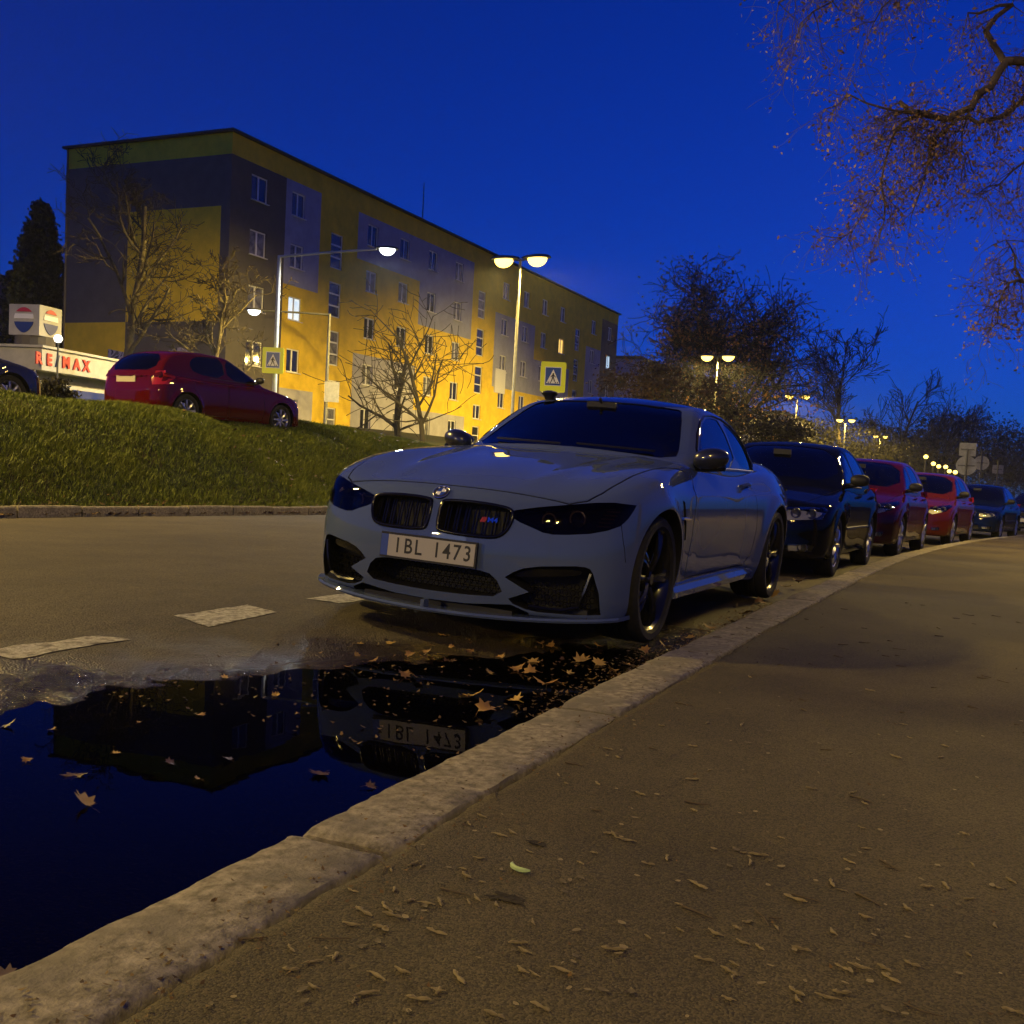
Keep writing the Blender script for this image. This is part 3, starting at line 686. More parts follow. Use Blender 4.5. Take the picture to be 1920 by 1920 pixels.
# ------------------------------------------------------------------ the other parked cars
def build_car(name, label, loc, rot, sp, paint_mat, detail=.025, group=None, rim=None):
    """sp: L length, W half width, hood/belt/roof profile knots (y from the nose), axles, wheel radius"""
    root = empty(name, loc, 0, label, 'car', group); root.rotation_euler = rot
    L, W = sp['L'], sp['W']; ax1, ax2 = sp['axles']; rt = sp.get('rt', .315)
    Pf = spl([0, .25*W/.88, .5*W/.88, .68*W/.88, .8*W/.88, .9*W/.88, W*1.1], [0, .015, .06, .13, .25, .48, .9])
    qz = sp['nose']; Qf = spl([.12, .25, .4, qz-.12, qz-.03, qz+.05, qz+.15], [.04, .0, 0, .02, .07, .18, .45])
    TC = spl(*sp['top']); WY = spl([0, .35, ax1, ax1+.6, L/2, ax2-.6, ax2, L-.4, L], [W-.03, W-.015, W, W-.02, W-.025, W-.02, W, W-.04, W-.11])
    zb = sp['belt']; SZ = spl([.1, .2, .32, .5, .65, zb-.12, zb-.03, zb+.05, zb+.14], [.08, .045, .015, 0, 0, .02, .055, .11, .20])
    tail = sp.get('tail', .12)
    RP = spl([0, .3, .5, .65, .76, .88, 1.0], [L, L-.01, L-.04, L-.09, L-.17, L-.36, L-.7])
    def fb(x, y, z):
        a = np.abs(x); front = Pf(a)+Qf(z)-y
        top = z-(TC(y)-.06*(a/.75)**2.6)
        r1 = np.sqrt((y-ax1)**2+(z-rt)**2); r2 = np.sqrt((y-ax2)**2+(z-rt)**2)
        fl = .015*np.exp(-((r1-rt-.05)/.05)**2)+.015*np.exp(-((r2-rt-.05)/.05)**2)
        sw = .006*np.tanh((z-(zb-.14))/.02)
        side = a-(WY(y)-SZ(z)+fl-sw)
        rear = y-(RP(a)-tail*np.clip((z-.65)/.4, 0, 1.5)**1.3-.08*np.clip((.45-z)/.3, 0, 1))
        b = smax(smax(smax(front, top, .06), side, .06), rear, .06); return smax(b, .19-z, .03)
    ZR = spl(*sp['roof']); wr = sp.get('roof_w', .56); H = sp['H']
    WC = spl([zb-.1, zb+.05, (zb+H)/2, H-.08, H+.05], [W-.09, W-.12, (W-.12+wr)/2+.015, wr+.02, wr-.06])
    yb, ye = sp['roof'][0][0], sp['roof'][0][-1]; ym = (yb+ye)/2
    def fc(x, y, z):
        a = np.abs(x); yy = y-.22*(a/.7)**2*np.clip((ym-y)/.8+.3, 0, 1)+sp.get('rear_wrap', .12)*(a/.7)**2*np.clip((y-ym)/.8-.2, 0, 1)
        roof = z-(ZR(yy)-.035*(a/.56)**2*np.clip((y-yb-.3)/.6, 0, 1))
        tp = 1-.05*np.clip((y-ym)/(ye-ym), 0, 1)**2
        return smax(smax(roof, a-WC(z)*tp, .05), zb-.09-z, .02)
    h = detail
    P, F = surfnets(fb, (0, -.08, .1), (W+.12, L+.1, max(sp['top'][1])+.12), h); body = np_mesh('body', P, F, [paint_mat, M_DARK]); big, mid, gp, g3 = [], [], [], []
    for yc in (ax1, ax2):
        for s in (-1, 1):
            c = MB(); rad = rt+.045; c.prism([(yc+rad*math.cos(a), rt+rad*math.sin(a)) for a in np.linspace(0, 2*math.pi, 40, endpoint=False)], s*(W-.40), s*(W+.3), 'X'); big.append(c)
    fronts = []
    for s in (1, -1):
        for key, dep in (('lamp', .06), ('fog', .05)):
            if key in sp:
                pl = sp[key] if s > 0 else mir(sp[key]); P_, N_ = on_surf(fb, 'Y', densify(pl, .04), -.3, 1.3); n = len(P_)
                a = P_.copy(); a[:, 1] = -.3; b = P_.copy(); b[:, 1] += dep
                c = MB(); c.add(np.concatenate([a, b]).tolist(), [tuple(range(n-1, -1, -1)), tuple(range(n, 2*n))]+[(i, (i+1) % n, n+(i+1) % n, n+i) for i in range(n)]); big.append(c)
    for key in ('grille', 'intake'):
        if key in sp:
            P_, N_ = on_surf(fb, 'Y', sp[key], -.3, 1.3); c = MB(); c.prism(sp[key], -.3, float(P_[:, 1].max())+.06, 'Y'); mid.append(c)
    c = MB(); c.prism([(-W+.24, yb+.45), (W-.24, yb+.45), (W-.24, ye-.45), (-W+.24, ye-.45)], .42, 1.4, 'Z'); mid.append(c)
    for s in (1, -1):
        for q_, dl in enumerate(sp.get('doors', [])): (gp if q_ == 0 else g3).append(gap(fb, 'X', dl, s*1.2, s*.3, w=.008, h=.05))
        if 'hoodline' in sp: gp.append(gap(fb, 'Z', [(s*a, b) for a, b in sp['hoodline']], 1.5, .3, w=.008, h=.05))
    body = finish('body', boolean(body, [cutter(merge(q)) for q in (big, mid, gp, g3) if q]), [fb], root)
    P, F = surfnets(fc, (0, yb-.3, zb-.15), (W+.05, ye+.3, H+.1), h); cab = np_mesh('roof', P, F, [paint_mat, M_DARK])
    fi = lambda x, y, z: smax(fc(x, y, z)+.035, zb-.11-z, .01)
    P, F = surfnets(fi, (0, yb-.3, zb-.15), (W+.05, ye+.3, H+.1), h*1.3); inner = np_mesh('in', P, F, [M_DARK, M_DARK]); inner.polygons.foreach_set('material_index', [1]*len(inner.polygons))
    c1 = MB(); c1.prism(sp['ws'], yb-.3, yb+1.15, 'Y'); c1.prism(sp['rw'], ye-.85, ye+.4, 'Y'); c2 = MB()
    for s in (-1, 1):
        for pl in sp['sw']: c2.prism(pl, s*.35, s*1.1, 'X')
    finish('roof', boolean(cab, [inner, cutter(c1), cutter(c2)]), [fc, fi], root)
    pbuild(patch(fc, 'Y', sp['ws'], yb-.3, yb+1.4, -.004, .004, .08), 'windscreen', M_GLASS, root, fc, -.004)
    pbuild(patch(fc, 'Y', sp['rw'], ye+.4, ye-1.0, -.004, .004, .08), 'rear_window', M_GLASS, root, fc, -.004)
    for s in (-1, 1):
        for pl in sp['sw']: pbuild(patch(fc, 'X', pl, s*1.1, s*.25, -.004, .004, .08), 'side_window', M_GLASS, root, fc, -.004)
        bl = densify([(sp['sw'][0][0][0]-.04, zb-.005), (sp['sw'][-1][0][0]+.4, zb)], .2, False); P_, N_ = on_surf(fc, 'X', bl, s*1.1, s*.3, .003); t = MB(); t.tube(P_.tolist(), .010, 5); t.build('belt_trim', M_DARK, root)
        for hy in sp.get('handles', []):
            P_, N_ = on_surf(fb, 'X', [(hy-.09, zb-.115), (hy-.05, zb-.115), (hy+.05, zb-.115), (hy+.09, zb-.115)], s*1.2, s*.3); t = MB(); o_ = [.003, .03, .03, .003]
            t.tube([P_[i]+N_[i]*o_[i] for i in range(4)], .012, 6); t.build('door_handle', paint_mat, root, smooth=40)
        if 'rub' in sp:
            P_, N_ = on_surf(fb, 'X', densify([(ax1+.45, sp['rub']), (ax2-.45, sp['rub'])], .2, False), s*1.2, s*.3, .004); t = MB(); t.tube(P_.tolist(), .016, 6); t.build('side_moulding', M_DARK, root, smooth=40)
        # mirror
        my = sp['mirror']; sv = []; nn_, mm = 8, 14
        for i in range(nn_+1):
            th = math.pi*i/nn_
            for j in range(mm):
                ph = 2*math.pi*j/mm; sx = abs(math.sin(th))**.7; sv.append((s*(W+.03+.105*math.cos(th)), my+.06*sx*math.cos(ph), zb+.075+.07*sx*math.sin(ph)))
        t = MB(); t.add(sv, [(i*mm+j, i*mm+(j+1) % mm, (i+1)*mm+(j+1) % mm, (i+1)*mm+j) for i in range(nn_) for j in range(mm)]); t.tube([(s*(W-.12), my+.02, zb), (s*W, my, zb+.03)], .03, 6)
        t.build('door_mirror', sp.get('mirror_mat', M_DARK), root, smooth=True)
        # lamps
        for key, nm in (('lamp', 'headlight'), ('fog', 'fog_light')):
            if key not in sp: continue
            pl = sp[key] if s > 0 else mir(sp[key])
            cov = pbuild(patch(fb, 'Y', pl, -.3, 1.4, .001, .003, .04), nm, M_CLEARG, root, fb, .001)
            m_ = patch(fb, 'Y', [(x*.985+.015*np.mean([q[0] for q in pl]), z) for x, z in pl], -.3, 1.4, -.045, .004, .05); m_.build('reflector', M_REFL, cov)
            cxs = [np.mean([q[0] for q in pl])-s*.07, np.mean([q[0] for q in pl])+s*.07] if key == 'lamp' else [np.mean([q[0] for q in pl])]
            czz = np.mean([q[1] for q in pl])
            for cx_ in cxs:
                y_ = float(on_surf(fb, 'Y', [(cx_, czz)], -.3, 1.3)[0][0, 1])+.035; m_ = MB(); m_.lathe([(.0001, .012), (.03, .01), (.045, -.012), (.05, -.015), (.052, .0)], 16, 'Y', (cx_, y_, czz)); m_.build('bulb_bowl', M_STEEL, cov, smooth=40)
        if 'taillamp' in sp:
            pl = sp['taillamp'] if s > 0 else mir(sp['taillamp']); pbuild(patch(fb, 'Y', pl, L+.3, L-1.2, .004, .012, .05), 'tail_light', M_REDL, root, fb, .004)
        make_wheel('wheel', root, (s*(W-.115), ax1, rt), s, rt, sp.get('rr', .205), .20, rim or M_RIMS, sp.get('spokes', 7), False)
        make_wheel('wheel', root, (s*(W-.115), ax2, rt), s, rt, sp.get('rr', .205), .20, rim or M_RIMS, sp.get('spokes', 7), False)
        seat(root, s*.36, yb+1.15, .52, .46)
    if 'grille' in sp:
        g = sp['grille']; P_, N_ = on_surf(fb, 'Y', densify(g, .04), -.3, 1.3, .002); t = MB(); t.tube(P_.tolist(), .011, 6, closed=True); fr = t.build('grille', sp.get('grille_mat', M_CHROME), root, smooth=40)
        a = np.array(g); zs = np.linspace(a[:, 1].min()+.02, a[:, 1].max()-.02, 5)
        for z_ in zs:
            t = MB(); x1 = a[:, 0].max()*.92; P_, N_ = on_surf(fb, 'Y', [(x, z_) for x in np.linspace(-x1, x1, 9)], -.3, 1.3, -.025); t.tube(P_.tolist(), .005, 5); t.build('slat', M_DARK, fr)
    t = MB(); t.box((0, yb+.62, zb-.05), (2*W-.5, .5, .12)); t.build('dashboard', M_SEAT, root)
    t = MB(); t.box((0, ye-.55, .78), (1.2, .2, .5), (R(-15), 0, 0)); t.build('rear_bench', M_SEAT, root)
    t = MB(); t.box((0, yb+.72, H-.15), (.2, .03, .06)); t.build('rear_view_mirror', M_DARK, root)
    for yy, zz, sgn in ((-.012, sp.get('plate_z', .45), 1), (L+.012, sp.get('rplate_z', .70), -1)):
        y_ = float(shoot(fb, 'Y', [0.0], [zz], -.3 if sgn > 0 else L+.3, 1.0 if sgn > 0 else L-1)[0]); t = MB(); t.box((0, y_-sgn*.010, zz), (.52, .014, .115)); t.build('number_plate', M_PLATE, root)
    t = MB(); t.box((0, L/2, .22), (2*W-.35, L-.9, .06)); t.build('underbody', M_DARK, root)
    return root, fb, fc
SEDAN = dict(L=4.57, W=.885, H=1.46, axles=(.90, 3.48), rt=.32, rr=.205, nose=.72, belt=.96,
    top=([0, .1, .3, .7, 1.2, 1.6, 2.5, 3.6, 4.2, 4.6], [.66, .74, .80, .87, .94, .985, .96, .98, 1.03, 1.02]),
    roof=([1.2, 1.4, 1.7, 2.0, 2.25, 2.5, 2.9, 3.3, 3.6, 3.9, 4.2], [.88, 1.0, 1.17, 1.33, 1.42, 1.455, 1.465, 1.44, 1.36, 1.22, 1.03]), roof_w=.57,
    ws=roundpoly([(-.70, 1.0), (0, 1.03), (.70, 1.0), (.56, 1.37), (0, 1.405), (-.56, 1.37)], 1),
    rw=roundpoly([(-.56, 1.10), (0, 1.11), (.56, 1.10), (.48, 1.33), (0, 1.36), (-.48, 1.33)], 1),
    sw=[roundpoly([(1.72, .975), (1.95, 1.16), (2.2, 1.33), (2.45, 1.385), (2.52, .975)], 1), roundpoly([(2.57, .975), (2.52, 1.385), (2.95, 1.39), (3.35, 1.34), (3.5, 1.18), (3.52, .985)], 1)],
    lamp=[(.43, .70), (.43, .585), (.50, .572), (.80, .60), (.835, .70), (.80, .725)], fog=[(.52, .335), (.53, .265), (.74, .275), (.76, .33), (.72, .345)],
    grille=roundpoly([(-.38, .70), (0, .73), (.38, .70), (.33, .585), (0, .565), (-.33, .585)], 1), intake=[(-.44, .37), (.44, .37), (.46, .25), (-.46, .25)],
    taillamp=[(.50, .98), (.80, .98), (.82, .72), (.66, .72), (.64, .86)],
    doors=[[(1.70, .93), (1.52, .80), (1.45, .5), (1.50, .27), (2.50, .27), (2.54, .93)], [(2.55, .93), (2.55, .27), (3.05, .27), (3.22, .45), (3.40, .75), (3.45, .93)]],
    hoodline=[(.40, .16), (.62, .30), (.68, .7), (.72, 1.1), (.75, 1.45)], handles=[2.40, 3.35], rub=.50, mirror=1.78, plate_z=.47, rplate_z=.80, spokes=7)
HATCH = dict(L=4.22, W=.88, H=1.515, axles=(.86, 3.46), rt=.32, rr=.215, nose=.74, belt=1.0,
    top=([0, .1, .3, .6, 1.0, 1.4, 2.4, 3.6, 4.3], [.68, .75, .82, .89, .965, 1.02, 1.0, 1.02, 1.0]),
    roof=([.95, 1.15, 1.5, 1.8, 2.05, 2.4, 2.9, 3.4, 3.75, 4.0, 4.2], [.90, 1.02, 1.22, 1.37, 1.46, 1.505, 1.515, 1.48, 1.40, 1.22, .95]), roof_w=.57, rear_wrap=.10, tail=.10,
    ws=roundpoly([(-.70, 1.04), (0, 1.07), (.70, 1.04), (.56, 1.42), (0, 1.455), (-.56, 1.42)], 1),
    rw=roundpoly([(-.60, 1.04), (0, 1.03), (.60, 1.04), (.52, 1.36), (0, 1.39), (-.52, 1.36)], 1),
    sw=[roundpoly([(1.55, 1.01), (1.8, 1.20), (2.05, 1.36), (2.30, 1.42), (2.36, 1.01)], 1), roundpoly([(2.43, 1.01), (2.37, 1.425), (2.75, 1.43), (3.12, 1.39), (3.30, 1.22), (3.20, 1.06)], 1)],
    lamp=[(.48, .76), (.46, .66), (.55, .62), (.78, .70), (.845, .80), (.80, .84), (.66, .80)], fog=[(.56, .36), (.57, .30), (.70, .31), (.71, .37)],
    grille=roundpoly([(-.36, .72), (0, .74), (.36, .72), (.30, .66), (0, .64), (-.30, .66)], 1), intake=[(-.46, .50), (.46, .50), (.50, .28), (-.50, .28)],
    taillamp=[(.66, 1.02), (.80, 1.04), (.83, .78), (.64, .76), (.60, .88)],
    doors=[[(1.50, .97), (1.40, .80), (1.36, .5), (1.42, .27), (2.34, .27), (2.38, .97)], [(2.39, .97), (2.39, .27), (2.95, .27), (3.10, .45), (3.28, .75), (3.28, .97)]],
    hoodline=[(.45, .20), (.66, .42), (.71, .8), (.74, 1.2)], handles=[2.26, 3.12], mirror=1.58, plate_z=.42, rplate_z=.86, spokes=8)
# ================================================================== ground
def vnoise(x, y, seed=0):
    xi = np.floor(x); yi = np.floor(y); fx = x-xi; fy = y-yi; fx = fx*fx*(3-2*fx); fy = fy*fy*(3-2*fy)
    def hsh(i, j): v = np.sin(i*127.1+j*311.7+seed*74.7)*43758.5453; return v-np.floor(v)
    return (hsh(xi, yi)*(1-fx)+hsh(xi+1, yi)*fx)*(1-fy)+(hsh(xi, yi+1)*(1-fx)+hsh(xi+1, yi+1)*fx)*fy
def fbm(x, y, oct=4, seed=0):
    return sum(vnoise(x*2**k, y*2**k, seed+k)*.5**k for k in range(oct))/sum(.5**k for k in range(oct))-.5
KERB = spl([-60, -20, 0, 8, 12, 16, 20, 24, 30, 38, 48, 62, 80, 116], [-1.28, -1.28, -1.28, -1.275, -1.23, -1.08, -.80, -.42, .38, 1.8, 4.1, 8.0, 14, 28])   # road edge of the near kerb
XE = spl([-60, -4, -1, 0.5, 1.5, 2.3, 2.6, 3.05, 3.4, 3.75, 4.1, 4.6, 6, 120], [-2.2, -2.3, -2.6, -2.72, -2.78, -2.80, -2.78, -2.62, -2.40, -2.12, -1.85, -1.62, -1.5, -1.5])
FARX = -10.85
def fall(y): return -.014*np.logaddexp(0, (np.asarray(y, float)-5.0)/1.2)*1.2
def road_z(x, y, rough=True):
    x = np.asarray(x, float); y = np.asarray(y, float)
    d = XE(y)+(KERB(y)+1.28)-x; z = .036*d-.0042*np.maximum(d, 0)**2+fall(y)
    if rough: z = z+.010*fbm(x*1.3, y*1.3, 3, 3)+(.0075+.009*np.exp(-((y-2.6)/1.8)**2))*fbm(x*7, y*7, 3, 9)
    return z
def pave_z(x, y): return .094+fall(y)+.012*np.maximum(x+1.05, 0)*.6+.006*fbm(np.asarray(x, float)*1.2, np.asarray(y, float)*1.2, 3, 21)
def grid_obj(name, xs_of, ys, n, zf, mats, parent=None):
    """xs_of(y)-> array of n x positions"""
    X = np.stack([xs_of(y) for y in ys]); Y = np.repeat(np.asarray(ys)[:, None], n, 1); Z = zf(X, Y)
    V = np.stack([X, Y, Z], 2).reshape(-1, 3); m = len(ys)
    i = np.arange(m-1)[:, None]*n+np.arange(n-1)[None]; F = np.stack([i, i+1, i+n+1, i+n], 2).reshape(-1, 4)
    me = bpy.data.meshes.new(name); me.from_pydata(V.tolist(), [], F.tolist())
    for q in (mats if isinstance(mats, list) else [mats]): me.materials.append(q)
    me.polygons.foreach_set('use_smooth', [True]*len(me.polygons)); return link(name, me, parent)
def asphalt(name, c1, c2, wet=False, grain=170, bd=.006):
    m = noise_mat(name, c1, c2, 2.2, 9, (.72, .92), 0, 1); n, l, b = nodes(m)
    tc = n.new('ShaderNodeTexCoord'); v = n.new('ShaderNodeTexVoronoi'); v.inputs['Scale'].default_value = grain; l.new(tc.outputs['Object'], v.inputs['Vector'])
    t = n.new('ShaderNodeTexNoise'); t.inputs['Scale'].default_value = grain*.35; t.inputs['Detail'].default_value = 5; l.new(tc.outputs['Object'], t.inputs['Vector'])
    ad = n.new('ShaderNodeMath'); ad.operation = 'MULTIPLY_ADD'; l.new(v.outputs['Distance'], ad.inputs[0]); ad.inputs[1].default_value = -.8; l.new(t.outputs[0], ad.inputs[2])
    bp = n.new('ShaderNodeBump'); bp.inputs['Strength'].default_value = .75; bp.inputs['Distance'].default_value = bd; l.new(ad.outputs[0], bp.inputs['Height']); l.new(bp.outputs[0], b.inputs['Normal'])
    # stones of differing tone
    base = b.inputs['Base Color'].links[0].from_socket
    rr = n.new('ShaderNodeValToRGB'); rr.color_ramp.elements[0].color = (.45, .45, .45, 1); rr.color_ramp.elements[1].color = (1.6, 1.56, 1.45, 1)
    sep = n.new('ShaderNodeSeparateColor'); l.new(v.outputs['Color'], sep.inputs[0]); l.new(sep.outputs[0], rr.inputs[0])
    mu = n.new('ShaderNodeMix'); mu.data_type = 'RGBA'; mu.blend_type = 'MULTIPLY'; mu.inputs[0].default_value = .8; l.new(base, mu.inputs[6]); l.new(rr.outputs[0], mu.inputs[7]); col = mu.outputs[2]
    # broad stains
    st = n.new('ShaderNodeTexNoise'); st.inputs['Scale'].default_value = .55; st.inputs['Detail'].default_value = 6; l.new(tc.outputs['Object'], st.inputs['Vector'])
    sr = n.new('ShaderNodeValToRGB'); sr.color_ramp.elements[0].position = .38; sr.color_ramp.elements[1].position = .62; sr.color_ramp.elements[0].color = (.62, .60, .58, 1); sr.color_ramp.elements[1].color = (1, 1, 1, 1); l.new(st.outputs[0], sr.inputs[0])
    m2 = n.new('ShaderNodeMix'); m2.data_type = 'RGBA'; m2.blend_type = 'MULTIPLY'; m2.inputs[0].default_value = .75; l.new(col, m2.inputs[6]); l.new(sr.outputs[0], m2.inputs[7]); col = m2.outputs[2]
    if wet:      # soaked where the surface lies low beside the puddle
        at_ = n.new('ShaderNodeAttribute'); at_.attribute_name = 'wet'
        dk = n.new('ShaderNodeMix'); dk.data_type = 'RGBA'; dk.blend_type = 'MULTIPLY'; l.new(at_.outputs['Fac'], dk.inputs[0]); l.new(col, dk.inputs[6]); dk.inputs[7].default_value = (.38, .36, .34, 1); col = dk.outputs[2]
        rg = b.inputs['Roughness'].links[0].from_socket
        mr = n.new('ShaderNodeMix'); mr.data_type = 'FLOAT'; l.new(at_.outputs['Fac'], mr.inputs[0]); l.new(rg, mr.inputs[2]); mr.inputs[3].default_value = .10; l.new(mr.outputs[0], b.inputs['Roughness'])
        b.inputs['Specular IOR Level'].default_value = .5
    l.new(col, b.inputs['Base Color']); return m
M_ROAD = asphalt('road_asphalt', (.060, .047, .028), (.086, .069, .042), wet=True, grain=110, bd=.009)
M_PAVE = asphalt('pavement_asphalt', (.074, .061, .033), (.102, .085, .047), grain=260, bd=.003)
M_STONE = noise_mat('kerb_granite', (.115, .10, .070), (.36, .32, .24), 34, 10, (.75, .95), .6, 150, c3=(.15, .135, .105), scale3=7, bdist=.006)
M_SOIL = noise_mat('dark_soil', (.020, .016, .010), (.045, .036, .022), 25, 8, (.85, 1), .6, 90)
M_TURF = noise_mat('turf_soil', (.020, .028, .008), (.045, .055, .016), 6, 8, (.9, 1), .6, 60, c3=(.06, .045, .015), scale3=.8)
def axis(*seg):
    out = []
    for a, b, st in seg: out += list(np.arange(a, b, st))
    return out
ys = axis((-40, -6, 3), (-6, .6, .2), (.6, 4.9, .026), (4.9, 9, .08), (9, 20, .35), (20, 60, 1.2), (60, 116, 4))+[116]
offs = np.array(axis((0, 2.35, .027), (2.35, 4.2, .07), (4.2, 9.2, .3)))
def road_xs(y):
    k = float(KERB(y)); w = k-FARX; o = offs/offs[-1]; return k+.02-(w)*np.where(True, offs/offs[-1], 0)
_n = len(offs)
road = struct(grid_obj('road', lambda y: float(KERB(y))+.03-offs*((float(KERB(y))+.03-FARX)/offs[-1]), ys, _n, road_z, M_ROAD))
_co = np.empty(len(road.data.vertices)*3); road.data.vertices.foreach_get('co', _co); _co = _co.reshape(-1, 3)
_h = _co[:, 2]-np.minimum(0, fall(_co[:, 1]))
_w = np.clip(1-(_h+.028*fbm(_co[:, 0]*2.5, _co[:, 1]*2.5, 3, 5)-.004)/.030, 0, 1)*np.clip((7.5-_co[:, 1])/2, .25, 1)
_w = np.where(_co[:, 0] < -4.2, 0, _w)
_a = road.data.attributes.new('wet', 'FLOAT', 'POINT'); _a.data.foreach_set('value', _w)
# puddle
M_WATER = bpy.data.materials.new('puddle_water'); M_WATER.use_nodes = True
def _water():
    nt = M_WATER.node_tree; n = nt.nodes; l = nt.links; n.clear(); o = n.new('ShaderNodeOutputMaterial'); tr = n.new('ShaderNodeBsdfTransparent'); tr.inputs[0].default_value = (.42, .40, .36, 1)
    g = n.new('ShaderNodeBsdfGlossy'); g.inputs['Roughness'].default_value = .006; g.inputs[0].default_value = (.58, .58, .62, 1); fr = n.new('ShaderNodeFresnel'); fr.inputs[0].default_value = 1.18
    tc = n.new('ShaderNodeTexCoord'); t = n.new('ShaderNodeTexNoise'); t.inputs['Scale'].default_value = 5; t.inputs['Detail'].default_value = 2; l.new(tc.outputs['Object'], t.inputs['Vector'])
    bp = n.new('ShaderNodeBump'); bp.inputs['Strength'].default_value = .08; bp.inputs['Distance'].default_value = .004; l.new(t.outputs[0], bp.inputs['Height']); l.new(bp.outputs[0], g.inputs['Normal']); l.new(bp.outputs[0], fr.inputs['Normal'])
    mx = n.new('ShaderNodeMixShader'); l.new(fr.outputs[0], mx.inputs[0]); l.new(tr.outputs[0], mx.inputs[1]); l.new(g.outputs[0], mx.inputs[2]); l.new(mx.outputs[0], o.inputs[0])
_water()
m = MB(); m.add([(-3.3, -3.0, 0), (-1.27, -3.0, 0), (-1.27, 4.9, 0), (-3.3, 4.9, 0)], [(0, 1, 2, 3)]); struct(m.build('puddle', M_WATER, fix=False))
# painted dashes of the parking line
M_LINE = noise_mat('road_paint', (.26, .24, .17), (.60, .57, .45), 55, 10, (.6, .85), .5, 160, c3=(.11, .095, .07), scale3=24)
def dash(corners, nx=16, ny=7):
    P = [ground(*c) for c in corners]; bm_v = []; fs = []
    for i in range(nx+1):
        for j in range(ny+1):
            u, v = i/nx, j/ny; p = P[0]*(1-u)*(1-v)+P[1]*u*(1-v)+P[2]*u*v+P[3]*(1-u)*v
            e = .035*float(fbm(np.array([p.x*9.]), np.array([p.y*9.]), 3, 4)[0]); p = p+Vector((e if j in (0, ny) else 0, e if i in (0, nx) else 0, 0)); bm_v.append((p.x, p.y, float(road_z(p.x, p.y))+.0035))
    for i in range(nx):
        for j in range(ny):
            a = i*(ny+1)+j; c = Vector(bm_v[a])
            if fbm(np.array([c.x*14.]), np.array([c.y*14.]), 2, 8)[0] < .40: fs.append((a, a+ny+1, a+ny+2, a+1))
    m = MB(); m.add(bm_v, fs); o = struct(m.build('road_marking', M_LINE, fix=False)); o['label'] = 'worn white dash of the parking line'; return o
dash([(-30, 1232), (180, 1206), (245, 1212), (25, 1246)]); dash([(327, 1172), (462, 1151), (520, 1163), (392, 1190)]); dash([(570, 1137), (660, 1124), (715, 1132), (635, 1145)])
for yy in (-.9, .3, 1.3): pass
# pavement with a broken edge along the kerb
def px_(y):
    k = float(KERB(y)); e = k+.252+.022*float(fbm(np.array([0.3]), np.array([y*5.0]), 4, 2)[0])+.02*float(fbm(np.array([0.7]), np.array([y*22.0]), 2, 6)[0])
    return np.concatenate([[e, e+.006], e+np.array(axis((.03, .6, .05), (.6, 3, .2), (3, 9.2, .6)))])
ysp = axis((-12, .4, .3), (.4, 6, .03), (6, 14, .1), (14, 40, .6), (40, 100, 3))
_nn = len(px_(0.0))
def pz(X, Y): z = pave_z(X, Y); z[:, 0] -= .06; return z
struct(grid_obj('pavement', px_, ysp, _nn, pz, M_PAVE))
struct(grid_obj('kerb_joint_soil', lambda y: float(KERB(y))+np.array([.05, .20, .36]), axis((-12, 14, .25), (14, 100, 2)), 3, lambda X, Y: .030+fall(Y)+.010*fbm(X*20, Y*20, 2, 4), M_SOIL))
# kerb stones, one by one
kerb_root = struct(grid_obj('kerb', lambda y: float(KERB(y))+np.array([.005, .006, .23]), axis((-12, 16, .5), (16, 104, 2)), 3, lambda X, Y: np.where(X-KERB(Y) < .0055, -.3, .035)+fall(Y), M_SOIL))
def kerb_stone(y0, y1, i):
    m = MB(); L = y1-y0; ny = max(8, int(L/.03)) if y0 < 6 else 10; prof = [(.0, -.22), (0.0, .055), (.004, .075), (.012, .087), (.024, .092), (.08, .094), (.16, .095), (.222, .094), (.232, .088), (.236, .06), (.236, -.05)]
    vs = []; r_ = random.Random(i*13+5)
    chip = [(r_.uniform(y0, y1), r_.uniform(.02, .07), r_.uniform(.004, .016)) for _ in range(7)]
    t_ = r_.uniform(-.004, .004)
    for a in range(ny+1):
        y = y0+.013+(L-.026)*a/ny; e = min(a, ny-a); rd = .012 if e == 0 else 0
        for k, (x, z) in enumerate(prof):
            nx_ = .006*(vnoise(np.array([y*18.]), np.array([k*3.1+i]), 3)[0]-.5)*(1 if k > 1 else .5)
            zz = z-rd*(1 if 1 < k < 9 else 0)+t_
            if 2 <= k <= 7: zz += .005*(vnoise(np.array([y*25.]), np.array([x*25.+i]), 7)[0]-.5)
            xx = x+nx_
            if k <= 3:
                for cy, cr, cd in chip:
                    q = 1-abs(y-cy)/cr
                    if q > 0: xx += cd*q*(1 if k else .4); zz -= cd*q*.6*(1 if k > 1 else 0)
            if k >= 8: xx += .012*(vnoise(np.array([y*9.]), np.array([i*1.7]), 12)[0]-.6)
            vs.append((float(KERB(y))+xx, y, zz+float(fall(y))))
    n = len(prof); fs = [(a*n+k, a*n+k+1, (a+1)*n+k+1, (a+1)*n+k) for a in range(ny) for k in range(n-1)]+[tuple(range(n)), tuple(ny*n+k for k in range(n-1, -1, -1))]
    m.add(vs, fs); return m.build('kerb_stone', M_STONE, kerb_root, smooth=50)
_y = -2.52; _i = 0
while _y < 30: kerb_stone(_y, _y+1.43, _i); _y += 1.43; _i += 1
while _y < 100: kerb_stone(_y, _y+2.86, _i); _y += 2.86; _i += 1
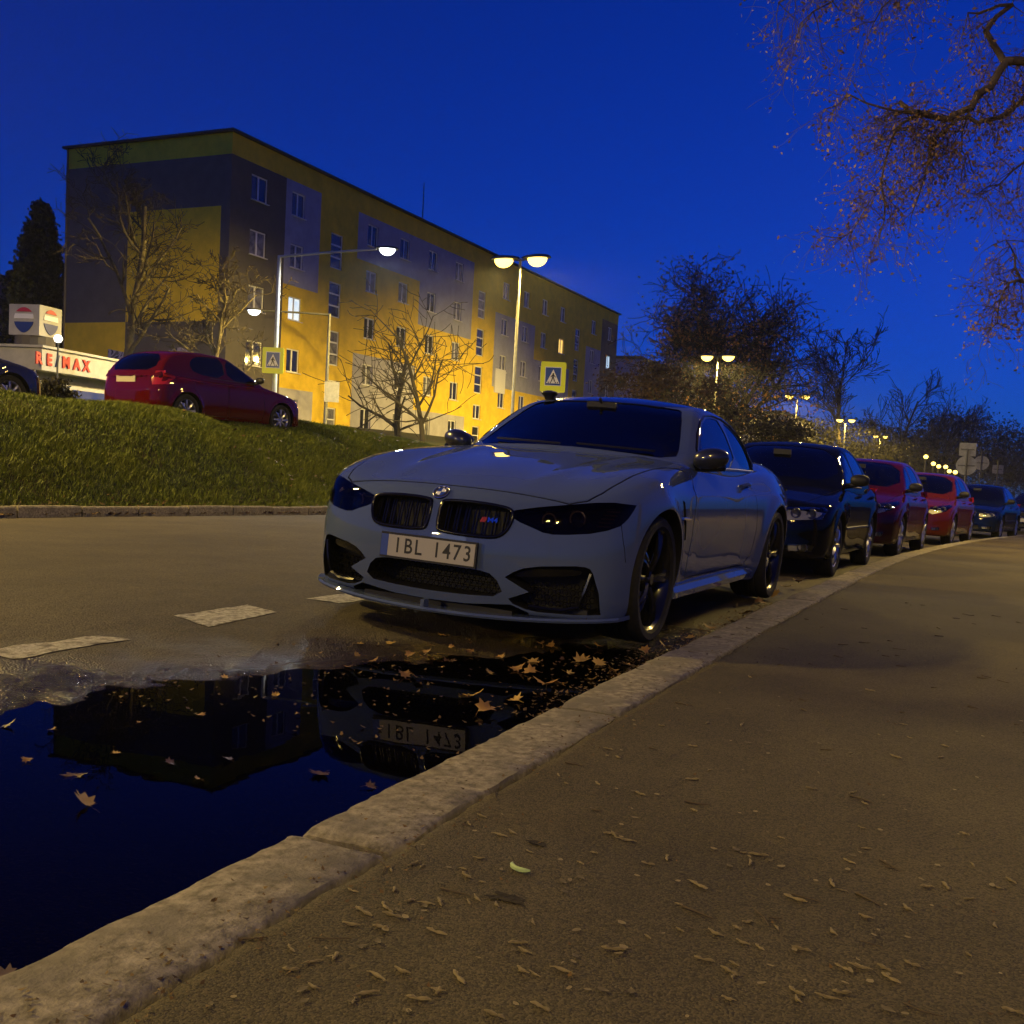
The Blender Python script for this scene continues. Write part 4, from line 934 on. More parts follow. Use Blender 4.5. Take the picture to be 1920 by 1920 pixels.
# ------------------------------------------------------------------ land left of the road
def land_z(x, y):
    x = np.asarray(x, float); y = np.asarray(y, float)
    back = np.clip((y-14.2)/2.2, 0, 1); back = back*back*(3-2*back)
    wd = 2.7+.7*back; t = np.clip((FARX-.15-x)/wd, 0, 1); s = .55*t+.45*t*t*(3-2*t); s = s+.12*np.sin(np.pi*t)*(1-back)
    crest = 1.58-.0110*(y-11)+.24*np.exp(-((y-20)/4.0)**2)
    z = np.where(x > FARX-.15, fall(y)-.3, fall(y)*(1-s)+crest*s+.07*(1-s))
    z = z+np.clip((-20-x)/15, 0, 1)*(1.0+.012*np.clip(y, 0, 60))+.10*fbm(x*.5, y*.5, 3, 31)*np.clip(t*3, 0, 1)
    z = z-.14*np.exp(-((x+15.7)/1.9)**6)*(x < -12)
    return z
def right_z(x, y): return fall(y)+.10+.02*np.clip(x-8, 0, 40)
lx = axis((-420, -60, 30), (-60, -20, 2.0), (-20, -13.8, .4), (-13.8, -11.0, .14))+[-11.0]
ly = axis((-60, 2, 4), (2, 30, .25), (30, 60, 1.2), (60, 140, 5), (140, 860, 60))
struct(grid_obj('embankment', lambda y: np.array(lx), ly, len(lx), land_z, M_TURF))
struct(grid_obj('ground', lambda y: np.array([-700, -500, -300, -100, -30, 0, 20, 60, 200, 400, 700.]), [-300, -200, -40, 0, 20, 60, 120, 250, 400, 600, 900], 11, lambda X, Y: -.9+0*X-.012*np.clip(Y, 0, 130), M_SOIL))
struct(grid_obj('verge', lambda y: np.array([float(KERB(y))+9.0, float(KERB(y))+14, 60., 300]), axis((-40, 110, 6)), 4, lambda X, Y: fall(Y)+.13+.02*np.clip(X-20, 0, 30), M_TURF))
struct(grid_obj('upper_street', lambda y: np.array([-17.0, -16.4, -15.7, -15.0, -14.3]), axis((-30, 120, 2)), 5, lambda X, Y: land_z(X, Y)+.03, M_ROAD))
# far kerb
fk = struct(grid_obj('far_kerb', lambda y: np.array([FARX-.30, FARX-.02]), axis((-12, 100, 2)), 2, lambda X, Y: fall(Y)-.08, M_SOIL))
_y = 3.0
while _y < 60:
    m = MB(); L = 1.0 if _y < 24 else 2.0; h = .12+rng.uniform(-.012, .006); w_ = .15
    y0, y1 = _y+.012, _y+L-.012; x0, x1 = FARX-w_+rng.uniform(-.01, .01), FARX
    z0, z1 = float(fall(y0)), float(fall(y1))
    m.add([(x0, y0, z0-.15), (x1, y0, z0-.15), (x1, y0, z0+h-.02), (x1-.02, y0, z0+h), (x0, y0, z0+h), (x0, y1, z1-.15), (x1, y1, z1-.15), (x1, y1, z1+h-.02), (x1-.02, y1, z1+h), (x0, y1, z1+h)],
          [(4, 3, 2, 1, 0), (5, 6, 7, 8, 9)]+[(k, (k+1) % 5, 5+(k+1) % 5, 5+k) for k in range(5)])
    if rng.random() > .12: m.build('kerb_stone', M_STONE, fk)
    _y += L
# grass blades
def leaf_mat(name, c1, c2, rough=.6):
    m = mat(name, c1, rough); n, l, b = nodes(m); oi = n.new('ShaderNodeAttribute'); oi.attribute_name = 'tone'
    mx = n.new('ShaderNodeMix'); mx.data_type = 'RGBA'; mx.inputs[6].default_value = (*c1, 1); mx.inputs[7].default_value = (*c2, 1); l.new(oi.outputs['Fac'], mx.inputs[0]); l.new(mx.outputs[2], b.inputs['Base Color'])
    return m
def tri_cloud(name, V, F, tone, material, parent=None, kind='stuff'):
    """V (n,3) F list/array of faces, tone per vertex"""
    me = bpy.data.meshes.new(name); V = np.asarray(V); F = np.asarray(F)
    me.vertices.add(len(V)); me.vertices.foreach_set('co', V.ravel()); k = F.shape[1]
    me.loops.add(F.size); me.loops.foreach_set('vertex_index', F.ravel().astype(np.int32)); me.polygons.add(len(F))
    me.polygons.foreach_set('loop_start', np.arange(0, F.size, k, dtype=np.int32)); me.polygons.foreach_set('loop_total', np.full(len(F), k, np.int32))
    a = me.attributes.new('tone', 'FLOAT', 'POINT'); a.data.foreach_set('value', np.asarray(tone, np.float32)); me.materials.append(material); me.update(calc_edges=True); me.validate()
    o = link(name, me, parent)
    if kind: o['kind'] = kind
    return o
M_GRASS = leaf_mat('grass_blade', (.070, .105, .007), (.185, .205, .020), .55)
def grass(n, x0, x1, y0, y1, hmin, hmax, keep=None):
    x = nrng.uniform(x0, x1, n); y = y0+(y1-y0)*nrng.random(n)**1.25
    cl = fbm(x*1.6, y*1.6, 3, 17)+.5; k = nrng.random(n) < (.35+cl*.9)
    if keep is not None: k &= keep(x, y)
    x, y, cl = x[k], y[k], cl[k]; n = len(x); z = land_z(x, y)
    h = nrng.uniform(hmin, hmax, n)*(.55+cl); a = nrng.uniform(0, 2*np.pi, n); w = nrng.uniform(.0018, .0036, n)*(1+np.sqrt(x*x+y*y)/20)
    ca, sa = np.cos(a), np.sin(a); lean = nrng.uniform(.2, 1.1, n)*h; la = nrng.normal(-.3, 1.3, n)
    b0 = np.stack([x-ca*w, y-sa*w, z-.01], 1); b1 = np.stack([x+ca*w, y+sa*w, z-.01], 1)
    m0 = np.stack([x-ca*w*.7+np.cos(la)*lean*.35, y-sa*w*.7+np.sin(la)*lean*.35, z+h*.6], 1); m1 = m0+np.stack([ca*w*1.4, sa*w*1.4, 0*w], 1)
    t = np.stack([x+np.cos(la)*lean, y+np.sin(la)*lean, z+h*.92], 1)
    V = np.stack([b0, b1, m1, m0, t], 1).reshape(-1, 3); i = np.arange(n)[:, None]*5
    F = np.concatenate([i+np.array([[0, 1, 2]]), i+np.array([[0, 2, 3]]), i+np.array([[3, 2, 4]])]); tone = np.repeat(np.clip(cl*.9+nrng.normal(0, .2, n), 0, 1), 5)
    return V, F, tone
V1, F1, t1 = grass(280000, -14.6, -11.0, 5.5, 30, .035, .09)
tri_cloud('grass', V1, F1, t1, M_GRASS)
# litter of leaves at the foot of the bank
M_LEAFB = leaf_mat('leaf_brown', (.050, .026, .008), (.15, .085, .022), .7)
def litter(n, xf, yf, zf, size):
    x, y = xf, yf; z = zf(x, y)+.012; a = nrng.uniform(0, 2*np.pi, n); s = nrng.uniform(.5, 1.2, n)*size; tl = nrng.uniform(-.5, .5, (n, 2))
    V = []; 
    for du, dv in ((-1, 0), (0, -.6), (1, 0), (0, .6)):
        ux, uy = du*np.cos(a)-dv*np.sin(a), du*np.sin(a)+dv*np.cos(a); V.append(np.stack([x+ux*s, y+uy*s, z+s*(tl[:, 0]*du+tl[:, 1]*dv)+s*.35*abs(du)], 1))
    V = np.stack(V, 1).reshape(-1, 3); F = np.arange(n)[:, None]*4+np.array([[0, 1, 2, 3]]); return V, F, np.repeat(nrng.random(n), 4)
n_ = 900; yl = 5+nrng.random(n_)*16; xl = FARX+.05-np.abs(nrng.normal(0, .22, n_)); A1 = litter(n_, xl, yl, lambda x, y: np.maximum(land_z(x, y), fall(y)+.0), .045)
n2 = 160; yl = nrng.uniform(14.5, 24, n2); xl = nrng.uniform(-15, -11.0, n2); A2 = litter(n2, xl, yl, lambda x, y: land_z(x, y)+.06, .05)
tri_cloud('leaf_litter', np.concatenate([A1[0], A2[0]]), np.concatenate([A1[1], A2[1]+len(A1[0])]), np.concatenate([A1[2], A2[2]]), M_LEAFB)
# ================================================================== apartment block
def rend(name, c, v=.12): return noise_mat(name, tuple(q*(1-v) for q in c), tuple(min(1, q*(1+v)) for q in c), 1.3, 9, (.85, .95), .25, 40, bdist=.01)
M_OCHRE = rend('render_ochre', (.72, .50, .032)); M_BGREY = rend('render_blue_grey', (.30, .31, .43)); M_LGREY = rend('render_lilac_grey', (.38, .37, .40)); M_DGREY = rend('render_dark_grey', (.105, .095, .085))
M_ROOF = mat('roof_felt', (.03, .03, .032), .8); M_PVC = mat('window_plastic', (.70, .70, .68), .4); M_PANE = mat('window_glass', (.012, .014, .02), .04, spec=.8); M_CURT = noise_mat('pane_curtain', (.08, .08, .09), (.22, .215, .21), 3, 2, (.1, .25), 0)
M_LITW = mat('lit_window_white', (.8, .8, .8), .5, emit=(.55, .75, .9), estr=.42); M_LITY = mat('lit_window_yellow', (.8, .6, .2), .5, emit=(1, .62, .12), estr=.55)
Xf, Y0, Y1, ZB, ZT = -36.45, 42.63, 102.7, 1.0, 17.08
PANELS = [(42.63, 47.15, 0, 16.0, 3), (47.15, 50.4, 10.3, 16.0, 1), (47.15, 50.3, 0, 4.56, 2), (54.3, 69.9, 13.1, 15.9, 1), (62.0, 69.9, 10.2, 13.1, 1), (54.3, 61.9, 0, 7.35, 2), (61.9, 69.5, 0, 4.38, 2),
          (73.9, 81.7, 7.1, 12.9, 1), (81.7, 89.9, 7.1, 10.1, 1), (93.9, 98.0, 0, 12.8, 1), (98.0, 102.7, 0, 16.0, 3)]
rows = [14.8, 11.95, 9.05, 6.15, 3.35]; cols = [44.9, 48.3, 56.0, 59.9, 63.7, 67.6, 75.7, 79.7, 83.6, 87.7, 95.7, 100.4]; narrow = (56.0, 63.7)
bl = empty('apartment_block', (Xf-5.7, 72, 1.0), 0, 'long five storey apartment block with ochre and blue grey colour panels', 'building')
def LB(p): return (p[0]-bl.location.x, p[1]-bl.location.y, p[2]-bl.location.z)
holes = []
for z in rows:
    for y in cols: holes.append((y, z, 1.36 if (round(y) % 2) else 1.2, 1.32, 'w'))
for y in (52.15, 71.5, 91.6):
    for z in (13.05, 10.2, 7.35): holes.append((y, z, 1.25, 2.05, 's'))
    holes.append((y, 4.9, 1.25, 1.1, 'w')); holes.append((y, 2.7, 1.2, 2.2, 'd'))
yb_ = sorted(set([Y0, Y1]+[v for p in PANELS for v in p[:2]]+[v for h in holes for v in (h[0]-h[2]/2, h[0]+h[2]/2)])); zb_ = sorted(set([ZB, ZT-1.05, ZT]+[v for p in PANELS for v in p[2:4] if v > ZB]+[v for h in holes for v in (h[1]-h[3]/2, h[1]+h[3]/2)]))
yb_ = [v for i, v in enumerate(yb_) if i == 0 or v-yb_[i-1] > 1e-4]; zb_ = [v for i, v in enumerate(zb_) if i == 0 or v-zb_[i-1] > 1e-4]
m = MB()
def pcol(y, z):
    for a, b, c, d, k in PANELS:
        if a <= y <= b and c <= z <= d: return k
    return 0
DEP = .16
for i in range(len(yb_)-1):
    for j in range(len(zb_)-1):
        yc, zc = (yb_[i]+yb_[i+1])/2, (zb_[j]+zb_[j+1])/2
        if any(abs(yc-h[0]) < h[2]/2 and abs(zc-h[1]) < h[3]/2 for h in holes): continue
        m.cur = pcol(yc, zc); m.add([LB((Xf, yb_[i], zb_[j])), LB((Xf, yb_[i+1], zb_[j])), LB((Xf, yb_[i+1], zb_[j+1])), LB((Xf, yb_[i], zb_[j+1]))], [(0, 1, 2, 3)])
for y, z, w, h, k in holes:
    m.cur = pcol(y, z); a, b, c, d = y-w/2, y+w/2, z-h/2, z+h/2; q = [(a, c), (b, c), (b, d), (a, d)]
    for t in range(4):
        p0, p1 = q[t], q[(t+1) % 4]; m.add([LB((Xf, *p0)), LB((Xf-DEP, *p0)), LB((Xf-DEP, *p1)), LB((Xf, *p1))], [(0, 1, 2, 3)])
    m.add([LB((Xf-DEP-.02, *p)) for p in q], [(0, 1, 2, 3)])
m.build('facade', [M_OCHRE, M_BGREY, M_LGREY, M_DGREY], bl, fix=False)
# gable, roof, parapet
XG = -47.95; m = MB()
def gq(x0, x1, z0, z1, k): m.cur = k; m.add([LB((x0, Y0, z0)), LB((x1, Y0, z0)), LB((x1, Y0, z1)), LB((x0, Y0, z1))], [(0, 1, 2, 3)])
gx = [XG, -43.4, -37.05, Xf]; gz = [ZB, 5.3, 7.55, 13.42, 16.0, ZT]
for i in range(3):
    for j in range(5):
        k = 0 if (i == 1 and j == 2) or j == 4 or (j == 0 and i == 0) or (j == 1 and i < 1) else 3
        if j == 0 and i == 1: k = 2
        gq(gx[i], gx[i+1], gz[j], gz[j+1], k)
m.build('gable_wall', [M_OCHRE, M_BGREY, M_LGREY, M_DGREY], bl, fix=False)
m = MB(); m.add([LB((XG, Y1, ZB)), LB((Xf, Y1, ZB)), LB((Xf, Y1, ZT)), LB((XG, Y1, ZT)), LB((XG, Y0, ZB)), LB((XG, Y0, ZT))], [(0, 1, 2, 3), (4, 0, 3, 5)]); m.build('rear_wall', M_DGREY, bl, fix=False)
m = MB(); m.box(LB(((XG+Xf)/2, (Y0+Y1)/2, ZT+.06)), (Xf-XG+.5, Y1-Y0+.5, .12)); rf = m.build('roof', M_ROOF, bl)
m = MB(); m.tube([LB((Xf-3.5, 67.9, ZT)), LB((Xf-3.5, 67.9, ZT+4.4))], [.06, .03], 6)
for k in range(9): m.box(LB((Xf-3.5, 67.9, ZT+1.0+.38*k)), (.05, .35, .03))
m.build('antenna_mast', M_DGREY, rf)
m = MB(); m.tube([LB((XG-.02, Y0-.03, 3)), LB((XG-.02, Y0-.03, ZT))], .06, 6); m.build('downpipe', M_DGREY, bl)
# graffiti on the gable foot
M_GRAF = mat('graffiti_paint', (.3, .27, .34), .8)
def _graf():
    n, l, b = nodes(M_GRAF); tc = n.new('ShaderNodeTexCoord'); w = n.new('ShaderNodeTexNoise'); w.inputs['Scale'].default_value = 1.1; w.inputs['Detail'].default_value = 1.5; w.inputs['Distortion'].default_value = 2.2; l.new(tc.outputs['Object'], w.inputs['Vector'])
    r = n.new('ShaderNodeValToRGB'); e = r.color_ramp.elements; e[0].position = .40; e[0].color = (.03, .03, .06, 1); e[1].position = .43; e[1].color = (.34, .31, .40, 1); q = e.new(.56); q.color = (.30, .27, .33, 1); q = e.new(.60); q.color = (.11, .10, .10, 1); r.color_ramp.interpolation = 'CONSTANT'
    l.new(w.outputs[0], r.inputs[0]); l.new(r.outputs[0], b.inputs['Base Color'])
_graf()
m = MB(); m.add([LB((x, Y0-.012, z)) for x, z in ((-44.6, 3.0), (-37.6, 3.0), (-37.3, 5.6), (-39.5, 6.2), (-42.0, 5.7), (-44.6, 6.1))], [(0, 1, 2, 3, 4, 5)]); m.build('graffiti', M_GRAF, bl, fix=False)
# windows
_wm = {}
def window(y, z, w, h, kind):
    key = (round(w, 2), round(h, 2), kind)
    if key not in _wm:
        f = MB(); t = .075
        f.box((0, 0, h/2-t/2), (.07, w, t)); f.box((0, 0, -h/2+t/2), (.07, w, t)); f.box((0, -w/2+t/2, 0), (.068, t, h-2*t)); f.box((0, w/2-t/2, 0), (.068, t, h-2*t))
        if kind == 's':
            for q in (-.17, .17): f.box((0, 0, h*q), (.066, w-2*t, .09))
        elif kind == 'd': f.box((0, 0, h*.18), (.066, w-2*t, .07))
        else: f.box((.002, -w*.03, 0), (.072, .11, h-2*t))
        fm = f.mesh('window', M_PVC); p = MB(); p.box((-.012, 0, 0), (.02, w-.1, h-.1)); pm = p.mesh('pane', M_PANE); s = MB(); s.box((.11, 0, -h/2-.02), (.24, w+.1, .035)); _wm[key] = (fm, pm, s.mesh('sill', M_PVC))
    fm, pm, sm = _wm[key]; o = link('window', fm, bl, LB((Xf-DEP+.05, y, z)))
    pn = link('pane', pm, o); r = rng.random()
    lit = M_LITW if (abs(y-48.3) < .1 and abs(z-9.05) < .1) else (M_LITY if (abs(y-87.7) < .1 and abs(z-11.95) < .1) else (M_LITW if (abs(y-100.4) < .1 and abs(z-11.95) < .1) else (M_CURT if r < .35 else None)))
    if lit:
        pn.data = pm.copy(); pn.data.materials.clear(); pn.data.materials.append(lit)
    if kind == 'w': link('sill', sm, o)
    return o
for h in holes: window(*h)
# the pale box-shaped sign on the facade
m = MB(); m.box(LB((Xf+.05, 75.2, 7.6)), (.08, 1.9, 1.9)); m.build('wall_board', M_PVC, bl)
# ------------------------------------------------------------------ farther blocks
def far_block(loc, dims, rz, mt, label, rows_, cols_, roofm=M_ROOF):
    r_ = empty('far_building', loc, rz, label, 'building'); w, d, h = dims
    m = MB(); m.box((0, 0, h/2), (w, d, h)); m.build('wall', mt, r_); m = MB(); m.box((0, 0, h+.15), (w+.4, d+.4, .3)); m.build('roof', roofm, r_)
    wm = MB(); wm.box((0, 0, 0), (.06, 1.3, 1.4)); wme = wm.mesh('window', M_PVC); pm = MB(); pm.box((.02, 0, 0), (.06, 1.1, 1.2)); pme = pm.mesh('pane', M_PANE)
    wm = MB(); wm.box((0, 0, 0), (1.3, .06, 1.4)); wme2 = wm.mesh('window', M_PVC); pm = MB(); pm.box((0, -.02, 0), (1.1, .06, 1.2)); pme2 = pm.mesh('pane', M_PANE)
    for i in range(rows_):
        for j in range(cols_):
            q = link('window', wme, r_, (w/2+.0, -d/2+d*(j+.5)/cols_, 1.9+2.85*i)); link('pane', pme, q)
        for j in range(max(1, int(w/4))):
            q = link('window', wme2, r_, (-w/2+w*(j+.5)/max(1, int(w/4)), -d/2, 1.9+2.85*i)); link('pane', pme2, q)
    return r_
far_block((-44.0, 140, .8), (12, 50, 13.2), 0, M_BGREY, 'pale blue grey block showing its end beyond the long ochre block', 4, 12)
far_block((-27, 130, -.6), (10, 22, 9.0), 0, M_LGREY, 'low grey house front behind the brown leafed tree', 3, 6)
# ------------------------------------------------------------------ estate agent kiosk
M_KIOSK = noise_mat('kiosk_white', (.34, .335, .31), (.42, .41, .38), 3, 6, (.4, .6), .05, 40); M_RED = mat('sign_red', (.45, .015, .02), .4); M_NAVY = mat('sign_navy', (.01, .025, .16), .35)
kp0, kp1 = at(62, 652, 33), at(250, 697, 38.5); kdir = Vector((kp1.x-kp0.x, kp1.y-kp0.y, 0)); kl = kdir.length; kang = math.atan2(kdir.y, kdir.x); kz = float(land_z(kp0.x, kp0.y))
ks = empty('kiosk', (kp0.x, kp0.y, kz), kang, 'low white flat roofed office pavilion with red lettering on its fascia', 'kiosk'); kh = kp0.z-kz
m = MB(); m.box((kl/2+.5, 2.6, (kh-.55)/2), (kl+.6, 4.6, kh-.55)); m.build('wall', M_KIOSK, ks)
m = MB(); m.box((kl/2+.5, 2.4, kh-.35), (kl+1.2, 5.6, .70)); fa = m.build('fascia', M_KIOSK, ks)
m = MB(); m.box((kl/2+.5, 2.4, kh+.04), (kl+1.4, 5.8, .08)); m.build('roof', M_KIOSK, ks)
m = MB(); m.box((kl/2+1.6, .26, kh-1.35), (kl*.7, .06, .42)); m.build('blue_band', M_NAVY, ks)
for i in range(4):
    m = MB(); m.box((.9+i*kl/4, .275, kh-1.75), (kl/4-.25, .04, .36)); m.build('window', M_PANE, ks)
KF = Matrix(((1, 0, 0), (0, 0, -1), (0, 1, 0))).to_4x4()
for ch, u in zip('RE/MAX', (.15, .29, .40, .52, .67, .81)):
    tex(ch, .50, M_NAVY if ch == '/' else M_RED, fa, 'letter', Matrix.Translation((kl*(u*.66-.15), -.425, kh-.36)) @ KF, .02, .022, 1.0)
# cube sign on the roof
_cs = at(66, 640, 34); cb = empty('sign_cube', (_cs.x, _cs.y, kp0.z+.08), kang, 'white illuminated cube sign with balloon emblems on pavilion roof', 'sign')
m = MB(); m.lathe([(.62, 0), (.62, .36)], 16); m.build('base', M_DGREY, cb)
m = MB(); m.box((0, 0, .36+.49), (1.12, 1.12, .98)); bx = m.build('box', M_KIOSK, cb)
def balloon(Mx, parent):
    pts = [(.36*math.sin(a)*(1.0 if a < 2.0 else 1.0-.25*(a-2.0)), .36*math.cos(a)*(1 if a < 1.57 else 1.25)) for a in np.linspace(0, math.pi, 15)]
    def band(z0, z1, mt, nm):
        L_ = [(x, z) for x, z in pts if z1 >= z >= z0]; poly = [(x, z) for x, z in L_]+[(-x, z) for x, z in L_[::-1]]; b = MB(); b.prism(poly, -.01, .01, 'Y'); b.v = [tuple(Mx @ Vector(v)) for v in b.v]; b.build(nm, mt, parent)
    band(.16, .40, M_RED, 'balloon_red'); band(-.05, .16, M_WHITE, 'balloon_white'); band(-.50, -.02, M_NAVY, 'balloon_blue')
balloon(Matrix.Translation((0, -.575, .88)), bx); balloon(Matrix.Translation((-.575, 0, .88)) @ Matrix.Rotation(R(90), 4, 'Z'), bx)
# ------------------------------------------------------------------ street lamps
M_POLE = noise_mat('pole_galvanised', (.07, .07, .065), (.11, .11, .10), 6, 6, (.45, .65), .1, 60); M_POLEW = noise_mat('pole_white', (.36, .36, .33), (.46, .46, .43), 5, 6, (.4, .6), .1, 60)
SOD = (1.0, .69, .16)
M_SOD = mat('lamp_sodium', (1, .8, .4), .4, emit=(1.0, .66, .10), estr=3.0); M_LED = mat('lamp_led', (1, 1, 1), .4, emit=(.92, .97, 1.0), estr=4)
P_TWIN, P_LED = 6500.0, 2600.0
def spot(parent, loc, power, col, size=179, blend=.25, rad=.22, tilt=(0, 0, 0)):
    L = bpy.data.lights.new('lamp_light', 'SPOT'); L.energy = power; L.color = col; L.spot_size = R(size); L.spot_blend = blend; L.shadow_soft_size = rad
    return link('lamp_light', L, parent, loc, tilt)
def lamp_head(parent, loc, ang, mt, sc=1.0, name='lamp_head'):
    h = empty(name, (0, 0, 0)); 
    bpy.data.objects.remove(h)
    m = MB(); prof = [(-.28, .05, .045), (-.12, .13, .08), (.15, .16, .10), (.38, .13, .08), (.46, .05, .04)]; n = 10
    vs = []
    for y, w, t in prof:
        for j in range(n):
            a = math.pi*j/(n-1); vs.append((w*math.cos(a)*sc, y*sc, t*math.sin(a)*sc))
    m.add(vs, [(i*n+j, i*n+j+1, (i+1)*n+j+1, (i+1)*n+j) for i in range(4) for j in range(n-1)]+[tuple(i*n for i in range(5))+tuple(i*n+n-1 for i in range(4, -1, -1))])
    hd = m.build(name, M_POLE, parent, smooth=40, loc=loc, rot=(0, 0, ang))
    b = MB(); vs = []; k = 8
    for i in range(k+1):
        th = math.pi/2*i/k
        for j in range(16): a = 2*math.pi*j/16; vs.append((.135*math.cos(a)*math.cos(th)*sc, (.12+.25*math.sin(a)*math.cos(th))*sc, (-.005-.20*math.sin(th))*sc))
    b.add(vs, [(i*16+j, i*16+(j+1) % 16, (i+1)*16+(j+1) % 16, (i+1)*16+j) for i in range(k) for j in range(16)]); b.build('bulb_cover', mt, hd, smooth=True)
    return hd
def twin_lamp(x, y, ztop, zbase, label, power=P_TWIN, rz=0.0, light=True, inner=0.0):
    r_ = empty('street_lamp', (x, y, zbase), rz, label, 'street lamp', 'twin headed sodium street lamps'); H_ = ztop-zbase
    m = MB(); m.tube([(0, 0, 0), (0, 0, 1.1), (0, 0, 1.15), (0, 0, H_)], [.095, .09, .07, .05], 10); m.build('pole', M_POLE, r_, smooth=40)
    m = MB(); m.tube([(-.32, 0, H_-.03), (0, 0, H_-.08), (.32, 0, H_-.03)], .03, 8); m.build('cross_arm', M_POLE, r_, smooth=40)
    for s in (-1, 1):
        lamp_head(r_, (s*.52, 0, H_), -s*math.pi/2, M_SOD, 1.6)
        if light and s < 0 and inner: spot(r_, (-.72, 0, H_-.40), power*.5*inner, SOD, 138, .5, .22, (0, R(38), 0))   # beam tilted and strengthened on this head to brighten the block
        elif light: spot(r_, (s*.70, 0, H_-.42), power*.5, SOD)
    return r_
for i, (y, z) in enumerate(((-27, 9.2), (5.2, 9.05), (36.8, 8.88), (68.5, 8.88), (99.6, 8.88), (134.9, 8.88), (176, 8.86), (226, 8.9), (280, 8.9), (350, 8.9), (430, 8.9))):
    lab = ['twin headed sodium street lamp on the embankment behind the camera', 'twin headed sodium street lamp on the embankment beside the road', 'tall twin headed sodium lamp standing before the ochre apartment block', 'twin headed sodium lamp glowing in front of the brown leafed tree', 'third twin headed sodium lamp receding along the road', 'fourth twin headed sodium lamp, beside the tall bare tree trunk', 'fifth twin headed sodium lamp receding along the road', 'sixth twin headed sodium lamp, small beyond the red cars'][min(i, 7)]
    if i > 7: lab = 'tiny distant twin headed lamp at the end of the row'
    twin_lamp(-17.2+(.25 if y > 150 else 0), y, z, min(float(land_z(-17.2, y)) if y < 140 else .4, 1.8), lab, P_TWIN*(.80 if y < 30 else 2.3 if 60 < y < 70 else 1.15), light=(y < 240), inner=(3.3 if 30 < y < 40 else 1.5 if 40 < y < 70 else 0.0))
twin_lamp(1.9, 21.0, 8.1, .1+float(fall(21.0)), 'twin headed sodium street lamp on the pavement beside the parked cars', P_TWIN*.29)
twin_lamp(3.5, -8.0, 8.4, .1, 'twin headed sodium street lamp on the pavement behind the camera', P_TWIN*.22)
# far single lights beyond the row
for i, (px, py, d) in enumerate(((1750, 871, 112), (1760, 876, 118), (1773, 877, 114), (1780, 885, 116), (1791, 887, 112), (1736, 858, 110))):
    p = at(px, py, d); r_ = empty('far_lamp', (p.x, p.y, p.z-7), 0, 'tiny warm light of a distant street lamp in the far row', 'street lamp', 'distant lamps at the end of the road'); m = MB(); m.tube([(0, 0, -2), (0, 0, 7)], .08, 6); m.build('pole', M_POLE, r_)
    m = MB(); m.lathe([(.001, -.22), (.16, -.18), (.24, 0), (.16, .15), (.001, .2)], 10, c=(0, 0, 7.1)); m.build('bulb_cover', M_SOD, r_, smooth=True)
# white crossing lamps with an arm
def arm_lamp(pb, ptop, phead, zbase, label, pm, power):
    r_ = empty('crossing_lamp', (ptop.x, ptop.y, zbase), 0, label, 'street lamp'); o = Vector((ptop.x, ptop.y, zbase)); t = ptop-o; h = phead-o
    m = MB(); m.tube([(0, 0, -.5), (0, 0, t.z*.4), (0, 0, t.z)], [.085, .075, .06], 10); m.build('pole', pm, r_, smooth=40)
    d = (h-t); d2 = d.normalized(); m = MB(); m.tube([t-Vector((0, 0, .02))-d2*.05, t+d*.5, h-d2*.28], [.045, .042, .038], 8); m.build('arm', pm, r_, smooth=40)
    ang = math.atan2(d.y, d.x)-math.pi/2; hd = lamp_head(r_, tuple(h-d2*.05), ang, M_LED, 1.05)
    spot(r_, tuple(h+Vector((0, 0, -.2))+d2*.1), power, (.88, .95, 1.0), 172, .4); return r_
t1_, h1_ = at(524, 480, 34), at(722, 466, 34); arm_lamp(None, t1_, h1_, float(land_z(t1_.x, t1_.y)), 'white crossing lamp with long arm reaching right over a yellow sign', M_POLEW, P_LED)
t2_, h2_ = at(618, 589, 44), at(480, 582, 44); arm_lamp(None, t2_, h2_, float(land_z(t2_.x, t2_.y)), 'grey crossing lamp with arm reaching left and a board on its post', M_POLE, P_LED*.10)
